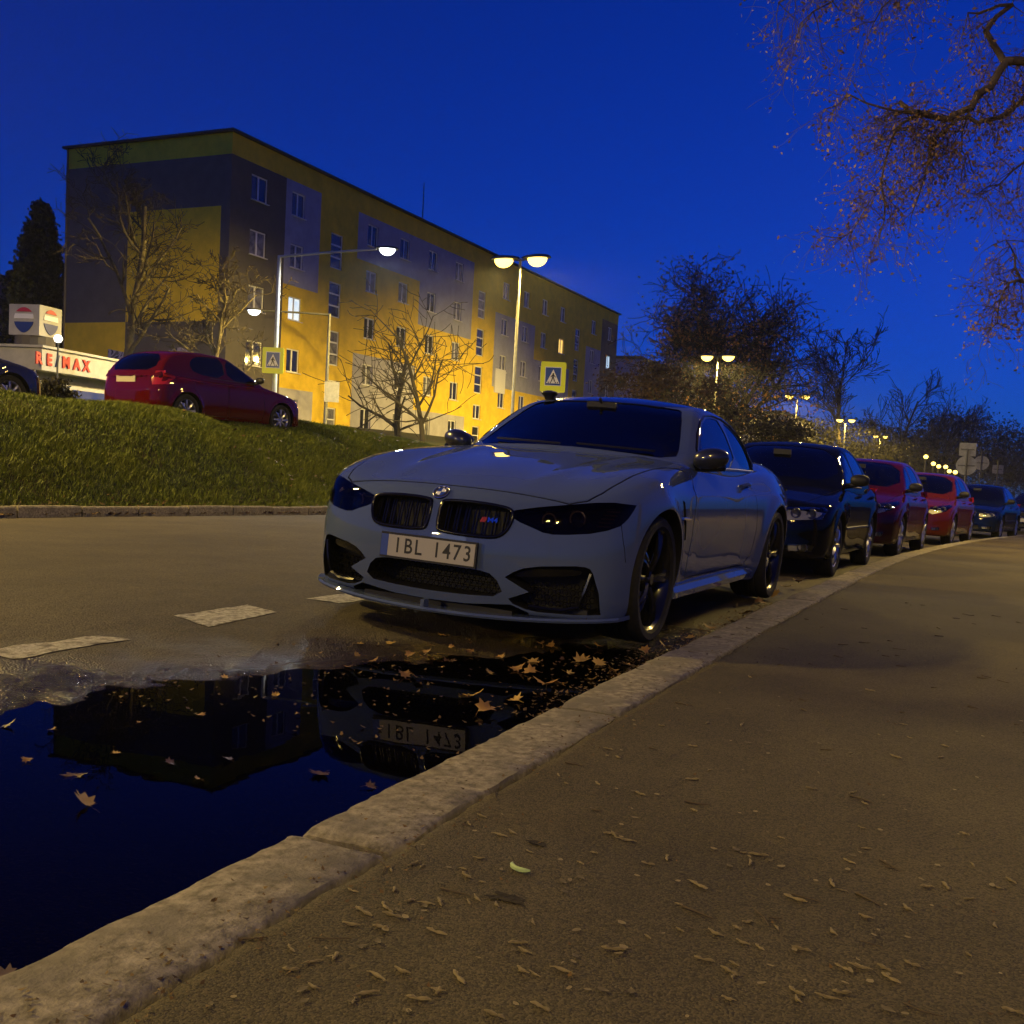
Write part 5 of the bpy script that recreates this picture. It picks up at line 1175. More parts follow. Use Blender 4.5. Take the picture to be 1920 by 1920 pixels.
# ------------------------------------------------------------------ signs
M_FLUO = mat('sign_fluorescent', (.72, .80, .03), .4); M_SBLUE = mat('sign_blue', (.015, .06, .30), .4); M_SBACK = noise_mat('sign_back', (.17, .17, .16), (.24, .24, .23), 6, 5, (.5, .7), .1, 50); M_BLK = mat('sign_black', (.01, .01, .01), .5)
def crossing_sign(center, w, ang, zbase, label, pole=True):
    r_ = empty('crossing_sign', (center.x, center.y, zbase), ang, label, 'sign'); z = center.z-zbase; h = w*1.2
    rc = w*.07; m = MB(); m.prism([(sx*(w/2-rc)+rc*math.cos(a+k*math.pi/2), z+sz*(h/2-rc)+rc*math.sin(a+k*math.pi/2)) for k, (sx, sz) in enumerate(((1, 1), (-1, 1), (-1, -1), (1, -1))) for a in (0, .52, 1.05, 1.57)], -.012, .012, 'Y'); b = m.build('board', M_FLUO, r_)
    q = w*.60; zc = z+h*.02
    m = MB(); m.box((0, -.018, zc), (q+.04, .008, q*1.15+.04)); m.build('sign_border', M_WHITE, b)
    m = MB(); m.box((0, -.022, zc), (q, .010, q*1.15)); m.build('blue_field', M_SBLUE, b)
    m = MB(); m.prism([(-q*.44, zc-q*.46), (q*.44, zc-q*.46), (0, zc+q*.46)], -.034, -.026, 'Y'); tr = m.build('white_triangle', M_WHITE, b)
    s = q; m = MB(); Yq = -.040
    m.box((.01*s, Yq, zc+.17*s), (.09*s, .006, .09*s)); m.box((0, Yq, zc+.02*s), (.10*s, .006, .22*s), (0, R(8), 0)); m.box((-.06*s, Yq, zc-.20*s), (.06*s, .006, .30*s), (0, R(18), 0)); m.box((.07*s, Yq, zc-.20*s), (.06*s, .006, .30*s), (0, R(-20), 0)); m.box((.10*s, Yq, zc+.02*s), (.05*s, .006, .20*s), (0, R(-40), 0)); m.box((-.09*s, Yq, zc+.03*s), (.05*s, .006, .20*s), (0, R(35), 0))
    m.build('walking_figure', M_BLK, tr)
    for k in (-.30, -.16, .17, .31):
        m = MB(); m.box((k*s, Yq+.001, zc-.40*s), (.06*s, .006, .10*s), (0, R(20*k/abs(k)), 0)); m.build('stripe', M_BLK, tr)
    if pole: m = MB(); m.tube([(0, .05, -.3), (0, .05, z+h/2-.1)], .035, 8); m.build('pole', M_POLE, r_, smooth=40)
    return r_
c1_ = at(512, 676, 33.7); crossing_sign(c1_, .70, R(24), c1_.z-.5, 'yellow green pedestrian crossing board fixed to the white lamp post', pole=False)
c2_ = at(1037, 707, 32); crossing_sign(c2_, .78, R(22), float(land_z(c2_.x, c2_.y)), 'yellow green pedestrian crossing board standing behind the coupe roof')
# board on the grey lamp post
bp_ = at(622, 735, 43.7); m = MB(); m.box((0, 0, 0), (.62, .03, .85)); tag(m.build('sign_board', M_SBACK, None, loc=bp_, rot=(0, 0, R(30))), 'grey back of a rectangular board clamped to grey lamp post', 'sign')
def back_sign(px, py, d, parts, label):
    p = at(px, py, d); zb = float(fall(p.y))+.05; r_ = empty('road_sign', (p.x, p.y, zb), R(-4), label, 'sign'); z = p.z-zb
    m = MB(); m.tube([(0, -.055, 0), (0, -.055, z+.55)], .032, 8); m.build('pole', M_POLE, r_, smooth=40)
    for k, dz, s in parts:
        m = MB()
        if k == 'o': m.prism([(s/2*math.cos(a), z+dz+s/2*math.sin(a)) for a in np.linspace(0, 2*math.pi, 28, endpoint=False)], -.012, .012, 'Y')
        else: m.prism([(-s*.5, z+dz-s*.42), (s*.5, z+dz-s*.42), (s*.5, z+dz+s*.42), (-s*.5, z+dz+s*.42)], -.012, .012, 'Y')
        pl = m.build('plate', M_SBACK, r_); m = MB(); m.box((0, -.02, z+dz), (s*.8, .02, .04)); m.box((0, -.035, z+dz), (.06, .03, .06)); m.build('bracket', M_POLE, pl)
back_sign(1812, 873, 36, [('o', 0, .68), ('r', .56, .54)], 'round and square sign plates seen from behind, nearest on the pavement')
back_sign(1840, 868, 50, [('o', 0, .70)], 'single round sign plate seen from behind, second along pavement')
back_sign(1871, 880, 62, [('r', 0, .60)], 'single square sign plate seen from behind, third along pavement')
# far traffic signal
p = at(1897, 936, 70); tl_ = empty('traffic_signal', (p.x, p.y, float(fall(p.y))-.4), 0, 'small distant traffic signal showing green at the right edge', 'traffic light'); zz = p.z-tl_.location.z
m = MB(); m.tube([(0, 0, 0), (0, 0, zz+.4)], .05, 6); m.build('pole', M_POLE, tl_); m = MB(); m.box((0, -.1, zz), (.34, .2, .95)); m.build('housing', M_BLK, tl_)
m = MB(); m.lathe([(.001, -.04), (.13, 0)], 12, 'Y', (0, -.22, zz-.2)); m.build('green_lens', mat('signal_green', (.1, .8, .3), .4, emit=(.05, .9, .25), estr=3), tl_)
# globe lamp by the pavilion
p = at(109, 635, 32); g_ = empty('globe_lamp', (p.x, p.y, float(land_z(p.x, p.y))), 0, 'small white glowing globe lamp beside the cube sign', 'lamp'); m = MB(); m.tube([(0, 0, 0), (0, 0, p.z-g_.location.z)], .03, 6); m.build('pole', M_POLE, g_)
m = MB(); m.lathe([(.001, -.13), (.09, -.10), (.135, 0), (.09, .10), (.001, .13)], 14, c=(0, 0, p.z-g_.location.z)); m.build('globe', mat('globe_glow', (.9, .9, .85), .4, emit=(1, .95, .85), estr=1.6), g_, smooth=True)
# ================================================================== trees
class Wood:
    def __init__(s, seed): s.r = random.Random(seed); s.seg = []; s.tips = []
    def branch(s, p, d, L, r, lev, maxlev, P):
        R_ = s.r; n = P.get('nseg', 4) if lev < maxlev else 3; d = d.normalized(); pts = [p.copy()]; rad = [r]
        for i in range(n):
            j = P['wob']*(1+.25*lev); d = (d+Vector((R_.gauss(0, j), R_.gauss(0, j), R_.gauss(0, j)+P['up'][min(lev, len(P['up'])-1)]))).normalized()
            q = pts[-1]+d*(L/n); r2 = max(r*(1-(i+1)/n*P.get('taper', .62)), P['rmin']); s.seg.append((pts[-1], q, rad[-1], r2, lev)); pts.append(q); rad.append(r2)
            if lev < maxlev:
                k = P['kids'][min(lev, len(P['kids'])-1)]; t = (i+1)/n
                if t > P['clear'][min(lev, len(P['clear'])-1)]:
                    for _ in range(k if R_.random() < .85 else max(0, k-1)):
                        ax = d.orthogonal().normalized(); ax = Matrix.Rotation(R_.uniform(0, 2*math.pi), 3, d) @ ax
                        a = R(R_.uniform(*P['ang'])); cd = d*math.cos(a)+ax*math.sin(a); f = R_.uniform(*P['len'])*(1.15-.45*t if lev == 0 else 1)
                        o = pts[-2].lerp(pts[-1], R_.uniform(.2, 1)); s.branch(o, cd, L*f, max(r2*P.get('rr', .6), P['rmin']), lev+1, maxlev, P)
        s.tips.append((pts[-1], d, lev))
    def limb(s, pts, r0, r1, lev=0):
        n = len(pts)
        for i in range(n-1): s.seg.append((Vector(pts[i]), Vector(pts[i+1]), r0+(r1-r0)*i/(n-1), r0+(r1-r0)*(i+1)/(n-1), lev))
def wood_mesh(name, seg, n, material, origin, parent):
    if not seg: return None
    P0 = np.array([q[0] for q in seg])-origin; P1 = np.array([q[1] for q in seg])-origin; R0 = np.array([q[2] for q in seg]); R1 = np.array([q[3] for q in seg])
    t = P1-P0; t /= np.maximum(np.linalg.norm(t, axis=1, keepdims=True), 1e-9); u = np.cross(t, np.where(np.abs(t[:, 2:3]) < .9, [[0, 0, 1.]], [[1., 0, 0]])); u /= np.linalg.norm(u, axis=1, keepdims=True); v = np.cross(t, u)
    P1 = P1+t*R1[:, None]*.5; V = []
    for P_, R_ in ((P0, R0), (P1, R1)):
        for j in range(n): a = 2*math.pi*j/n; V.append(P_+(u*math.cos(a)+v*math.sin(a))*R_[:, None])
    V = np.stack(V, 1).reshape(-1, 3); b = np.arange(len(seg))[:, None]*2*n; F = np.concatenate([b+np.array([[j, (j+1) % n, n+(j+1) % n, n+j]]) for j in range(n)])
    o = tri_cloud(name, V, F, np.zeros(len(V)), material, parent, None); o.data.polygons.foreach_set('use_smooth', [True]*len(o.data.polygons)); return o
def leaves_at(pts, n, size, spread, rnd):
    P = np.array(pts); i = rnd.integers(0, len(P), n); c = P[i]+rnd.normal(0, spread, (n, 3)); a = rnd.normal(size=(n, 3)); a /= np.linalg.norm(a, axis=1, keepdims=True); b = np.cross(a, rnd.normal(size=(n, 3))); b /= np.linalg.norm(b, axis=1, keepdims=True)
    s = rnd.uniform(.6, 1.3, n)[:, None]*size; V = np.stack([c-a*s, c-b*s*.55, c+a*s, c+b*s*.55], 1).reshape(-1, 3); F = np.arange(n)[:, None]*4+np.array([[0, 1, 2, 3]]); return V, F, np.repeat(rnd.random(n), 4)
M_BARK = noise_mat('bark_grey', (.085, .070, .038), (.16, .135, .075), 9, 8, (.85, 1), .5, 40); M_BARKD = noise_mat('bark_dark', (.035, .027, .018), (.07, .055, .036), 9, 8, (.85, 1), .5, 40)
M_TWIG = mat('twig_bark', (.065, .052, .028), .9); M_TWIGD = mat('twig_dark', (.028, .021, .015), .9); M_LEAFR = leaf_mat('leaf_rust', (.075, .038, .016), (.20, .09, .035), .7); M_NEED = leaf_mat('needle_dark', (.008, .014, .008), (.02, .03, .014), .7); M_BUSH = leaf_mat('bush_leaf', (.011, .012, .005), (.032, .028, .010), .7); M_LEAFO = leaf_mat('leaf_tan', (.20, .11, .035), (.42, .25, .08), .7); M_TWIGK = mat('twig_silhouette', (.016, .012, .008), .9); M_LEAFT = leaf_mat('leaf_russet', (.20, .092, .030), (.46, .22, .065), .7); M_LEAFD = leaf_mat('leaf_umber', (.035, .020, .010), (.09, .045, .018), .7); M_TWIGO = mat('twig_brown', (.12, .085, .05), .9)  # darkest twig colour holds the silhouette look of two trees by the lamp
BARE = dict(wob=.10, up=(.05, .10, .06, .02), kids=(2, 2, 2, 2), clear=(.25, .15, .1, .1), ang=(28, 58), len=(.42, .68), rmin=.006, nseg=5, rr=.62, taper=.6)
def tree(name, loc, H, r, seed, label, maxlev=4, P=BARE, bark=None, twig=None, leaves=0, leaf_size=.07, leaf_mat_=None, lean=(0, 0), group=None, trunk=.5, spread=.25):
    w = Wood(seed); o = Vector(loc); w.branch(o-Vector((0, 0, .3)), Vector((lean[0], lean[1], 1)), H*trunk+.3, r, 0, maxlev, P)
    hi = max(q[1].z for q in w.seg)-o.z; k = H/hi                     # scale the crown to the wanted height
    w.seg = [(o+(a-o)*k, o+(b-o)*k, c, d, l) for a, b, c, d, l in w.seg]; w.tips = [(o+(a-o)*k, d, l) for a, d, l in w.tips]
    root = empty(name, loc, 0, label, 'tree', group); on = np.array(loc)
    wood_mesh('trunk', [q for q in w.seg if q[4] <= 1], 7, bark or M_BARK, on, root); cr = wood_mesh('crown', [q for q in w.seg if q[4] >= 2], 3, twig or M_TWIG, on, root)
    if leaves:
        rnd = np.random.default_rng(seed); tp = [tuple(a-o) for a, d, l in w.tips if l >= 2]; V, F, t = leaves_at(tp, leaves, leaf_size, spread, rnd); tri_cloud('leaves', V, F, t, leaf_mat_ or M_LEAFR, cr)
    return root
def lz(p): return float(land_z(p.x, p.y))
def tree_at(name, px, d, py_top, r, seed, label, **k):
    p = at(px, 800, d); z = lz(p) if p.x < -11 else float(fall(p.y)); top = at(px, py_top, d).z; return tree(name, (p.x, p.y, z), top-z, r, seed, label, **k)
WIDE = dict(BARE); WIDE.update(ang=(35, 68), len=(.48, .74), up=(.04, .05, .03, .0), clear=(.15, .15, .3, .1), kids=(2, 2, 1, 0), nseg=4, rmin=.017, rr=.66)
UPR = dict(BARE); UPR.update(ang=(32, 62), len=(.38, .58), kids=(2, 1, 1, 1), nseg=6, up=(.03, .10, .06, .0), clear=(.3, .12, .1, .1), rmin=.014, rr=.64); RND = dict(UPR); RND.update(ang=(34, 70), len=(.48, .68), kids=(3, 2, 1, 1), up=(.03, .06, .03, .0), clear=(.22, .15, .1, .1), rmin=.030, rr=.68)
TALL = dict(BARE); TALL.update(ang=(22, 48), len=(.38, .58), kids=(2, 2, 1, 1), nseg=5, rmin=.045)
tree_at('bare_tree', 228, 41, 268, .20, 4, 'tall bare tree with pale limbs in front of the dark gable', P=UPR, trunk=.9, maxlev=4, group='bare trees before the apartment block')
tree_at('bare_tree', 392, 41, 470, .13, 9, 'smaller bare tree right of the tall one before the gable', P=UPR, trunk=.85, group='bare trees before the apartment block')
tree_at('bare_tree', 748, 56, 575, .20, 12, 'bare tree with grey trunk before the lilac panel', P=WIDE, trunk=.42, twig=M_TWIGK, bark=M_TWIGK, group='bare trees before the apartment block')
tree_at('bare_tree', 796, 53, 545, .15, 27, 'bare tree with dark slender trunk beside the grey one', P=WIDE, trunk=.48, bark=M_TWIGK, twig=M_TWIGK, group='bare trees before the apartment block')
LEAFY = dict(BARE); LEAFY.update(ang=(30, 66), len=(.48, .76), kids=(3, 2, 2, 1), nseg=4, rmin=.012, clear=(.18, .1, .1, .1))
tree_at('brown_leafed_tree', 1360, 82, 460, .42, 21, 'broad tree still holding rust brown leaves behind the coupe', P=RND, trunk=.72, bark=M_BARKD, twig=M_TWIGD, leaves=8000, leaf_size=.15, spread=.40, leaf_mat_=M_LEAFT)
tree_at('bare_tree', 1594, 134, 580, .30, 33, 'tall narrow bare tree beside the fourth lamp', P=TALL, trunk=.85, bark=M_BARKD, twig=M_TWIGD, group='bare trees along the road')
for i, (px, d, top, sd) in enumerate(((1688, 180, 690, 41), (1735, 190, 745, 43), (1772, 200, 712, 45), (1812, 205, 738, 47), (1645, 172, 760, 49))):
    tree_at('bare_tree', px, d, top, .34, sd, ['slender bare tree left of the far signs', 'short faint bare tree between two taller far ones', 'tall bare tree right above the string of distant lights', 'last tall bare tree before the dark far wood', 'low bare tree just right of the tall narrow one'][i], P=TALL, maxlev=3, trunk=.85, bark=M_BARKD, twig=M_TWIGD, group='bare trees along the road')
def shrub(name, px, py, d, rx, rz, n, size, seed, label, mt, cat='shrub', group=None, ry=None, twigs=40, stem=True):
    p = at(px, py, d); zb = lz(p) if p.x < -11 else float(fall(p.y)); root = empty(name, (p.x, p.y, zb), 0, label, cat, group); rnd = np.random.default_rng(seed); zc = p.z-zb; ry = ry or rx
    blobs = np.stack([rnd.normal(0, .45, 26), rnd.normal(0, .45, 26), rnd.normal(0, .45, 26)], 1); blobs = np.clip(blobs, -1, 1)
    k = rnd.integers(0, 26, n); c = blobs[k]*[rx, ry, rz]+rnd.normal(0, .26, (n, 3))*[rx*.7, ry*.7, rz*.7]+[0, 0, zc]; c[:, 2] = np.maximum(c[:, 2], .05)
    V, F, t = leaves_at(c, n, size, .02, rnd); 
    w = Wood(seed)
    for q in range(twigs):
        e = Vector((blobs[q % 26]*[rx, ry, rz]+[0, 0, zc]).tolist()); s0 = Vector((rnd.normal(0, rx*.15), rnd.normal(0, ry*.15), -.1)); mid = s0.lerp(e, .5)+Vector((rnd.normal(0, .1), rnd.normal(0, .1), .2)); w.limb([s0, mid, e], .03, .008)
    st = wood_mesh('stems', w.seg, 4, M_TWIGD, np.zeros(3), root); tri_cloud('foliage', V, F, t, mt, root); return root
shrub('shrub', 1232, 735, 56, 2.6, 2.0, 9000, .09, 3, 'rusty brown shrub left of the brown leafed tree', M_LEAFD, group='shrubs behind the parked cars')
shrub('shrub', 1300, 790, 52, 3.2, 1.3, 7000, .08, 5, 'low olive shrub under the brown leafed tree', M_BUSH, group='shrubs behind the parked cars')
shrub('shrub', 1420, 810, 60, 3.0, 1.5, 7000, .09, 6, 'olive shrub right of the brown tree trunk', M_BUSH, group='shrubs behind the parked cars')
shrub('shrub', 1520, 832, 104, 5.5, 2.6, 8000, .13, 7, 'brownish shrub under the third street lamp', M_BUSH, group='shrubs behind the parked cars')
shrub('shrub', 1610, 848, 140, 7.0, 3.4, 8000, .16, 8, 'dark shrub below the fourth and fifth lamps', M_BUSH, group='shrubs behind the parked cars')
for i, (px, py, d, rx, rz) in enumerate(((1690, 858, 195, 11, 5.0), (1765, 852, 210, 12, 6.0), (1835, 845, 215, 12, 8.5), (1885, 868, 225, 12, 7.0), (1930, 888, 235, 13, 6.5))):
    shrub('dark_tree', px, py, d, rx, rz, 8000, .30, 60+i, ['dark rounded far tree under the slender bare tree', 'dark rounded far tree under the string of lights', 'tall dark far tree behind the round sign plates', 'dark far tree behind the square sign plate', 'dark far tree at the right edge'][i], M_NEED, 'tree', 'dark far trees at the road end')
shrub('hedge', 95, 738, 21.5, .62, .34, 5000, .045, 71, 'clipped dark green hedge between grey car and white pavilion', M_BUSH, 'hedge')
# conifer
p = at(72, 640, 62); zc = lz(p); cf = empty('spruce_tree', (p.x, p.y, zc), 0, 'dark spruce standing left of the apartment gable', 'tree'); Hc = at(72, 385, 62).z-zc
m = MB(); m.tube([(0, 0, -.3), (0, 0, Hc*.5), (0, 0, Hc)], [.28, .16, .02], 8); m.build('trunk', M_BARKD, cf, smooth=40)
rnd = np.random.default_rng(5); Vn = []; 
for i in range(520):
    t = rnd.random()**.8; z0 = Hc*(.06+.94*t); L_ = (1-t)**.8*3.6*rnd.uniform(.65, 1.1)+.25; a = rnd.uniform(0, 2*np.pi); n_ = int(30+40*L_/3)
    u = rnd.random(n_); x_ = np.cos(a)*L_*u; y_ = np.sin(a)*L_*u; z_ = z0-.28*L_*u+.12*L_*u*u; Vn.append(np.stack([x_, y_, z_], 1)+rnd.normal(0, .09, (n_, 3)))
Vn = np.concatenate(Vn); V, F, t = leaves_at(Vn, len(Vn)*2, .13, .05, rnd); tri_cloud('crown', V, F, t, M_NEED, cf)
p = at(-30, 620, 90); far_block((p.x-4, p.y, lz(p)-1), (14, 14, 12.5), R(20), M_DGREY, 'dark house behind the spruce at the left edge', 3, 3)
# ------------------------------------------------------------------ the tree overhanging the pavement
OD = 8.6
def A(px, py, d=OD): return at(px, py, d)
ov = Wood(77); tb = Vector((4.7, 9.6, .05)); fork = Vector((4.5, 9.5, 3.6)); f2 = Vector((3.9, 9.6, 5.2))
ov.limb([tb, Vector((4.65, 9.6, 1.5)), fork], .30, .22, 0); ov.limb([fork, Vector((4.3, 9.5, 4.4)), f2], .22, .15, 0)
LIMBS = [([f2, A(2250, 40), A(2060, 110), A(1920, 113), A(1884, 117), A(1857, 158), A(1815, 206), A(1781, 220), A(1730, 220), A(1712, 213), A(1688, 192)], .085, .018),
         ([f2, A(2200, 130, 8.8), A(2020, 160, 8.6), A(1920, 179), A(1891, 206), A(1850, 234), A(1815, 220), A(1781, 240), A(1754, 261), A(1747, 275), A(1730, 330), A(1712, 395)], .06, .006),
         ([A(1730, 220), A(1692, 230), A(1664, 275), A(1654, 337), A(1657, 388), A(1650, 440)], .014, .004),
         ([A(1712, 213), A(1660, 205), A(1590, 190), A(1545, 205)], .012, .004), ([A(1884, 117), A(1850, 60), A(1898, 10), A(1815, 24)], .03, .006),
         ([f2, A(2300, -60), A(2000, -150), A(1760, -120), A(1600, -60), A(1460, 5)], .07, .008), ([A(1760, -120), A(1700, -40), A(1640, 40)], .02, .005), ([A(1600, -60), A(1560, 0), A(1500, 45)], .012, .004),
         ([fork, A(2300, 480, 8.9), A(2060, 500, 8.7), A(1960, 520), A(1920, 526), A(1891, 529), A(1877, 557), A(1870, 605)], .06, .006),
         ([A(1960, 300, 8.7), A(1920, 305), A(1880, 345), A(1830, 365)], .012, .004), ([f2, A(2250, 200, 8.8), A(2050, 260, 8.7), A(1960, 300, 8.7)], .05, .012), ([A(1815, 206), A(1800, 280), A(1815, 290)], .01, .003), ([A(1754, 261), A(1745, 275), A(1690, 240)], .009, .003), ([A(1920, 526), A(1900, 470), A(1885, 450)], .012, .004), ([A(1654, 337), A(1610, 420), A(1580, 445)], .006, .003)]
DROOP = dict(wob=.16, up=(-.10, -.14, -.16), kids=(1, 1, 1), clear=(.1, .1, .1), ang=(25, 75), len=(.5, .85), rmin=.0018, nseg=4, rr=.55, taper=.7)
tips = []
for pts, r0, r1 in LIMBS:
    pts = [Vector(q) for q in pts]; fine = []
    for i in range(len(pts)-1):
        k = max(2, int((pts[i+1]-pts[i]).length/.12)); fine += [pts[i].lerp(pts[i+1], j/k)+Vector((ov.r.gauss(0, .012), ov.r.gauss(0, .03), ov.r.gauss(0, .012))) for j in range(k)]
    fine.append(pts[-1]); ov.limb(fine, r0, r1, 1)
    for i, q in enumerate(fine):
        px2 = (q-Vector((0, 0, CAM_H))); dd = px2.dot(Vector(FW)); X_ = 960+1940*px2.dot(Vector(RT))/dd
        if X_ > 2150: continue
        for _ in range(2 if ov.r.random() < .9 else 1):
            d = Vector((ov.r.gauss(-.25, .7), ov.r.gauss(0, .9), ov.r.gauss(-.35, .6))); ov.branch(q, d, ov.r.uniform(.18, .50), .0055, 2, 4, DROOP)
oroot = empty('street_tree', tuple(tb), 0, 'pavement tree whose drooping brown twigs hang into the upper right', 'tree')
wood_mesh('trunk', [q for q in ov.seg if q[4] <= 1], 7, noise_mat('bark_brown', (.09, .065, .04), (.16, .12, .075), 9, 8, (.85, 1), .5, 40), np.array(tb), oroot); oc = wood_mesh('crown', [q for q in ov.seg if q[4] >= 2], 3, M_TWIGO, np.array(tb), oroot)
V, F, t = leaves_at([tuple(q[0]-tb) for q in ov.tips if q[2] >= 2], 8000, .017, .03, np.random.default_rng(8)); tri_cloud('leaves', V, F, t, M_LEAFO, oc)
# ================================================================== fallen leaves and husks
M_DRY = [leaf_mat('dry_leaf_gold', (.38, .22, .045), (.52, .34, .08), .6), leaf_mat('dry_leaf_brown', (.22, .115, .032), (.33, .18, .045), .6), leaf_mat('dry_leaf_dark', (.06, .032, .016), (.10, .05, .02), .5)]
def leaf_mesh(seed):
    r_ = random.Random(seed); m = MB(); lob = [(0, 1.0), (.16, .62), (.5, .78), (.42, .42), (.86, .34), (.46, .10), (.55, -.18), (.18, -.12), (0, -.30)]; half = [(x*r_.uniform(.85, 1.12), y*r_.uniform(.9, 1.08)) for x, y in lob]
    cu, cv, tw = r_.uniform(.1, .5), r_.uniform(-.3, .35), r_.uniform(-.3, .3)
    def zf(x, y): return cu*x*x+cv*y*y+tw*x*y+r_.uniform(-.03, .03)
    vs = [(0, y, zf(0, y)) for y in (-.30, -.1, .3, .65, 1.0)]; nb = len(vs); L_ = [(x, y, zf(x, y)) for x, y in half[1:-1]]; Rr = [(-x, y, zf(-x, y)) for x, y in half[1:-1]]; vs += L_+Rr; k = len(L_)
    for s in (0, 1):
        o = nb+s*k; fan = [(4, o, 3), (3, o, o+1), (3, o+1, o+2), (3, o+2, 2), (2, o+2, o+3), (2, o+3, o+4), (2, o+4, 1), (1, o+4, o+5), (1, o+5, o+6), (1, o+6, 0)]
        m.add(vs if s == 0 else [], [f if s else f[::-1] for f in fan]) if s == 0 else m.f.extend([tuple(q for q in f) for f in fan]) or m.mi.extend([0]*len(fan))
    zmin = min(v[2] for v in m.v); m.v = [(x, y, z-zmin+.01) for x, y, z in m.v]
    m.tube([(0, -.28, -zmin+zf(0, -.3)), (.05, -.55, .05), (.08, -.75, .02)], .018, 4); me = m.mesh('fallen_leaf', M_DRY[seed % 3], True, fix=False); a = me.attributes.new('tone', 'FLOAT', 'POINT'); a.data.foreach_set('value', [r_.random() for _ in me.vertices]); return me
LM = [leaf_mesh(i) for i in range(9)]
def put_leaf(px, py, size, k, label, group, z=None, tilt=.25):
    p = ground(px, py, 0.0); zz = max(0.0, float(road_z(p.x, p.y)))+.002 if z is None else z; p = ground(px, py, zz)
    o = link('fallen_leaf', LM[k % 9], None, p, (rng.gauss(0, tilt), rng.gauss(0, tilt), rng.uniform(0, 6.28))); o.scale = (size, size, size*rng.uniform(.7, 1.3)); tag(o, label, 'leaf', group); return o
G1 = 'leaves on the wet road'; G2 = 'leaves floating in the puddle'
for i, (px, py, s, k) in enumerate(((885, 1305, .040, 0), (868, 1308, .028, 3), (905, 1338, .042, 1), (970, 1315, .034, 6), (918, 1262, .030, 3), (995, 1240, .034, 0), (1085, 1240, .048, 0), (1120, 1245, .036, 3), (1050, 1285, .040, 1), (1022, 1290, .046, 4), (1065, 1262, .030, 0), (1180, 1248, .036, 3), (1150, 1262, .030, 1), (970, 1255, .032, 4), (940, 1230, .026, 7), (835, 1192, .034, 0), (880, 1225, .026, 1), (1000, 1262, .040, 4), (1110, 1275, .028, 6), (845, 1240, .024, 5), (800, 1236, .030, 4), (770, 1228, .026, 1), (735, 1205, .028, 3), (1395, 1150, .05, 0), (1370, 1165, .045, 3), (1330, 1180, .04, 4), (1420, 1135, .05, 1), (700, 1240, .026, 4), (1210, 1225, .034, 1), (1245, 1215, .034, 4), (655, 1250, .024, 7), (1290, 1195, .036, 3), (1475, 1100, .05, 0), (1500, 1092, .05, 4), (1455, 1115, .05, 3))):
    put_leaf(px, py, s*1.35, k, 'curled yellow brown leaf on wet road between coupe and kerb', G1)
for i in range(34):
    px, py = rng.uniform(640, 1240), rng.uniform(1205, 1335)
    if py > 1395-.145*px*1.0: continue
    put_leaf(px, py, rng.uniform(.02, .045), rng.randrange(9), 'curled yellow brown leaf on wet road between coupe and kerb', G1)
put_leaf(165, 1508, .050, 0, 'large curled golden leaf floating alone at the left of the puddle', None, .003)
put_leaf(140, 1455, .042, 2, 'dark sodden leaf half sunk above the large golden leaf', None, -.004, .1)
for i, (px, py, s, k) in enumerate(((50, 1425, .022, 1), (215, 1412, .02, 0), (375, 1340, .026, 7), (370, 1465, .022, 1), (605, 1450, .042, 5), (515, 1305, .024, 0), (315, 1430, .028, 2), (430, 1425, .026, 2), (100, 1370, .022, 1), (690, 1475, .028, 2), (15, 1360, .03, 2), (425, 1270, .028, 0), (20, 1825, .03, 5), (260, 1355, .016, 7), (560, 1340, .016, 4))):
    put_leaf(px, py, s, k, 'small brown leaf floating on the puddle', G2, .003, .15)
# husks and twigs dropped on the pavement
M_HUSK = leaf_mat('seed_husk', (.085, .064, .027), (.36, .285, .13), .7); M_STEMB = mat('fallen_twig', (.09, .065, .035), .85)
def husk_mesh(seed):
    r_ = random.Random(seed); m = MB(); L_ = r_.uniform(.8, 1.4); b = r_.uniform(-.25, .25); n = 6; pts = [((i/(n-1)-.5)*L_, b*((i/(n-1)-.5)*2)**2*.5, .18+.04*math.sin(i*2)) for i in range(n)]; rad = [.07]+[.17*(.7+.3*math.sin(i*2.3+seed)) for i in range(1, n-1)]+[.05]
    m.tube(pts, rad, 6); me = m.mesh('seed_husk', M_HUSK, 50); a = me.attributes.new('tone', 'FLOAT', 'POINT'); a.data.foreach_set('value', [min(1, max(0, .5+.4*math.sin(seed*3.1)+r_.gauss(0, .12))) for _ in me.vertices]); return me
def flake_mesh(seed):
    r_ = random.Random(seed); m = MB(); a, b, c = r_.uniform(.35, .7), r_.uniform(.18, .38), r_.uniform(.1, .35); n_ = 7
    rim = [(a*math.cos(2*math.pi*i/n_)*r_.uniform(.75, 1.15), b*math.sin(2*math.pi*i/n_)*r_.uniform(.7, 1.2)) for i in range(n_)]
    m.add([(0, 0, .04)]+[(x, y, .04+c*(x*x*.8+abs(y)*.5)) for x, y in rim], [(0, i+1, (i+1) % n_+1) for i in range(n_)]); me = m.mesh('seed_husk', M_HUSK, True, fix=False)
    t_ = r_.random()*.55; q = me.attributes.new('tone', 'FLOAT', 'POINT'); q.data.foreach_set('value', [min(1, max(0, t_+r_.gauss(0, .15))) for _ in me.vertices]); return me
HM = [husk_mesh(i) if i % 2 == 0 else flake_mesh(i) for i in range(12)]
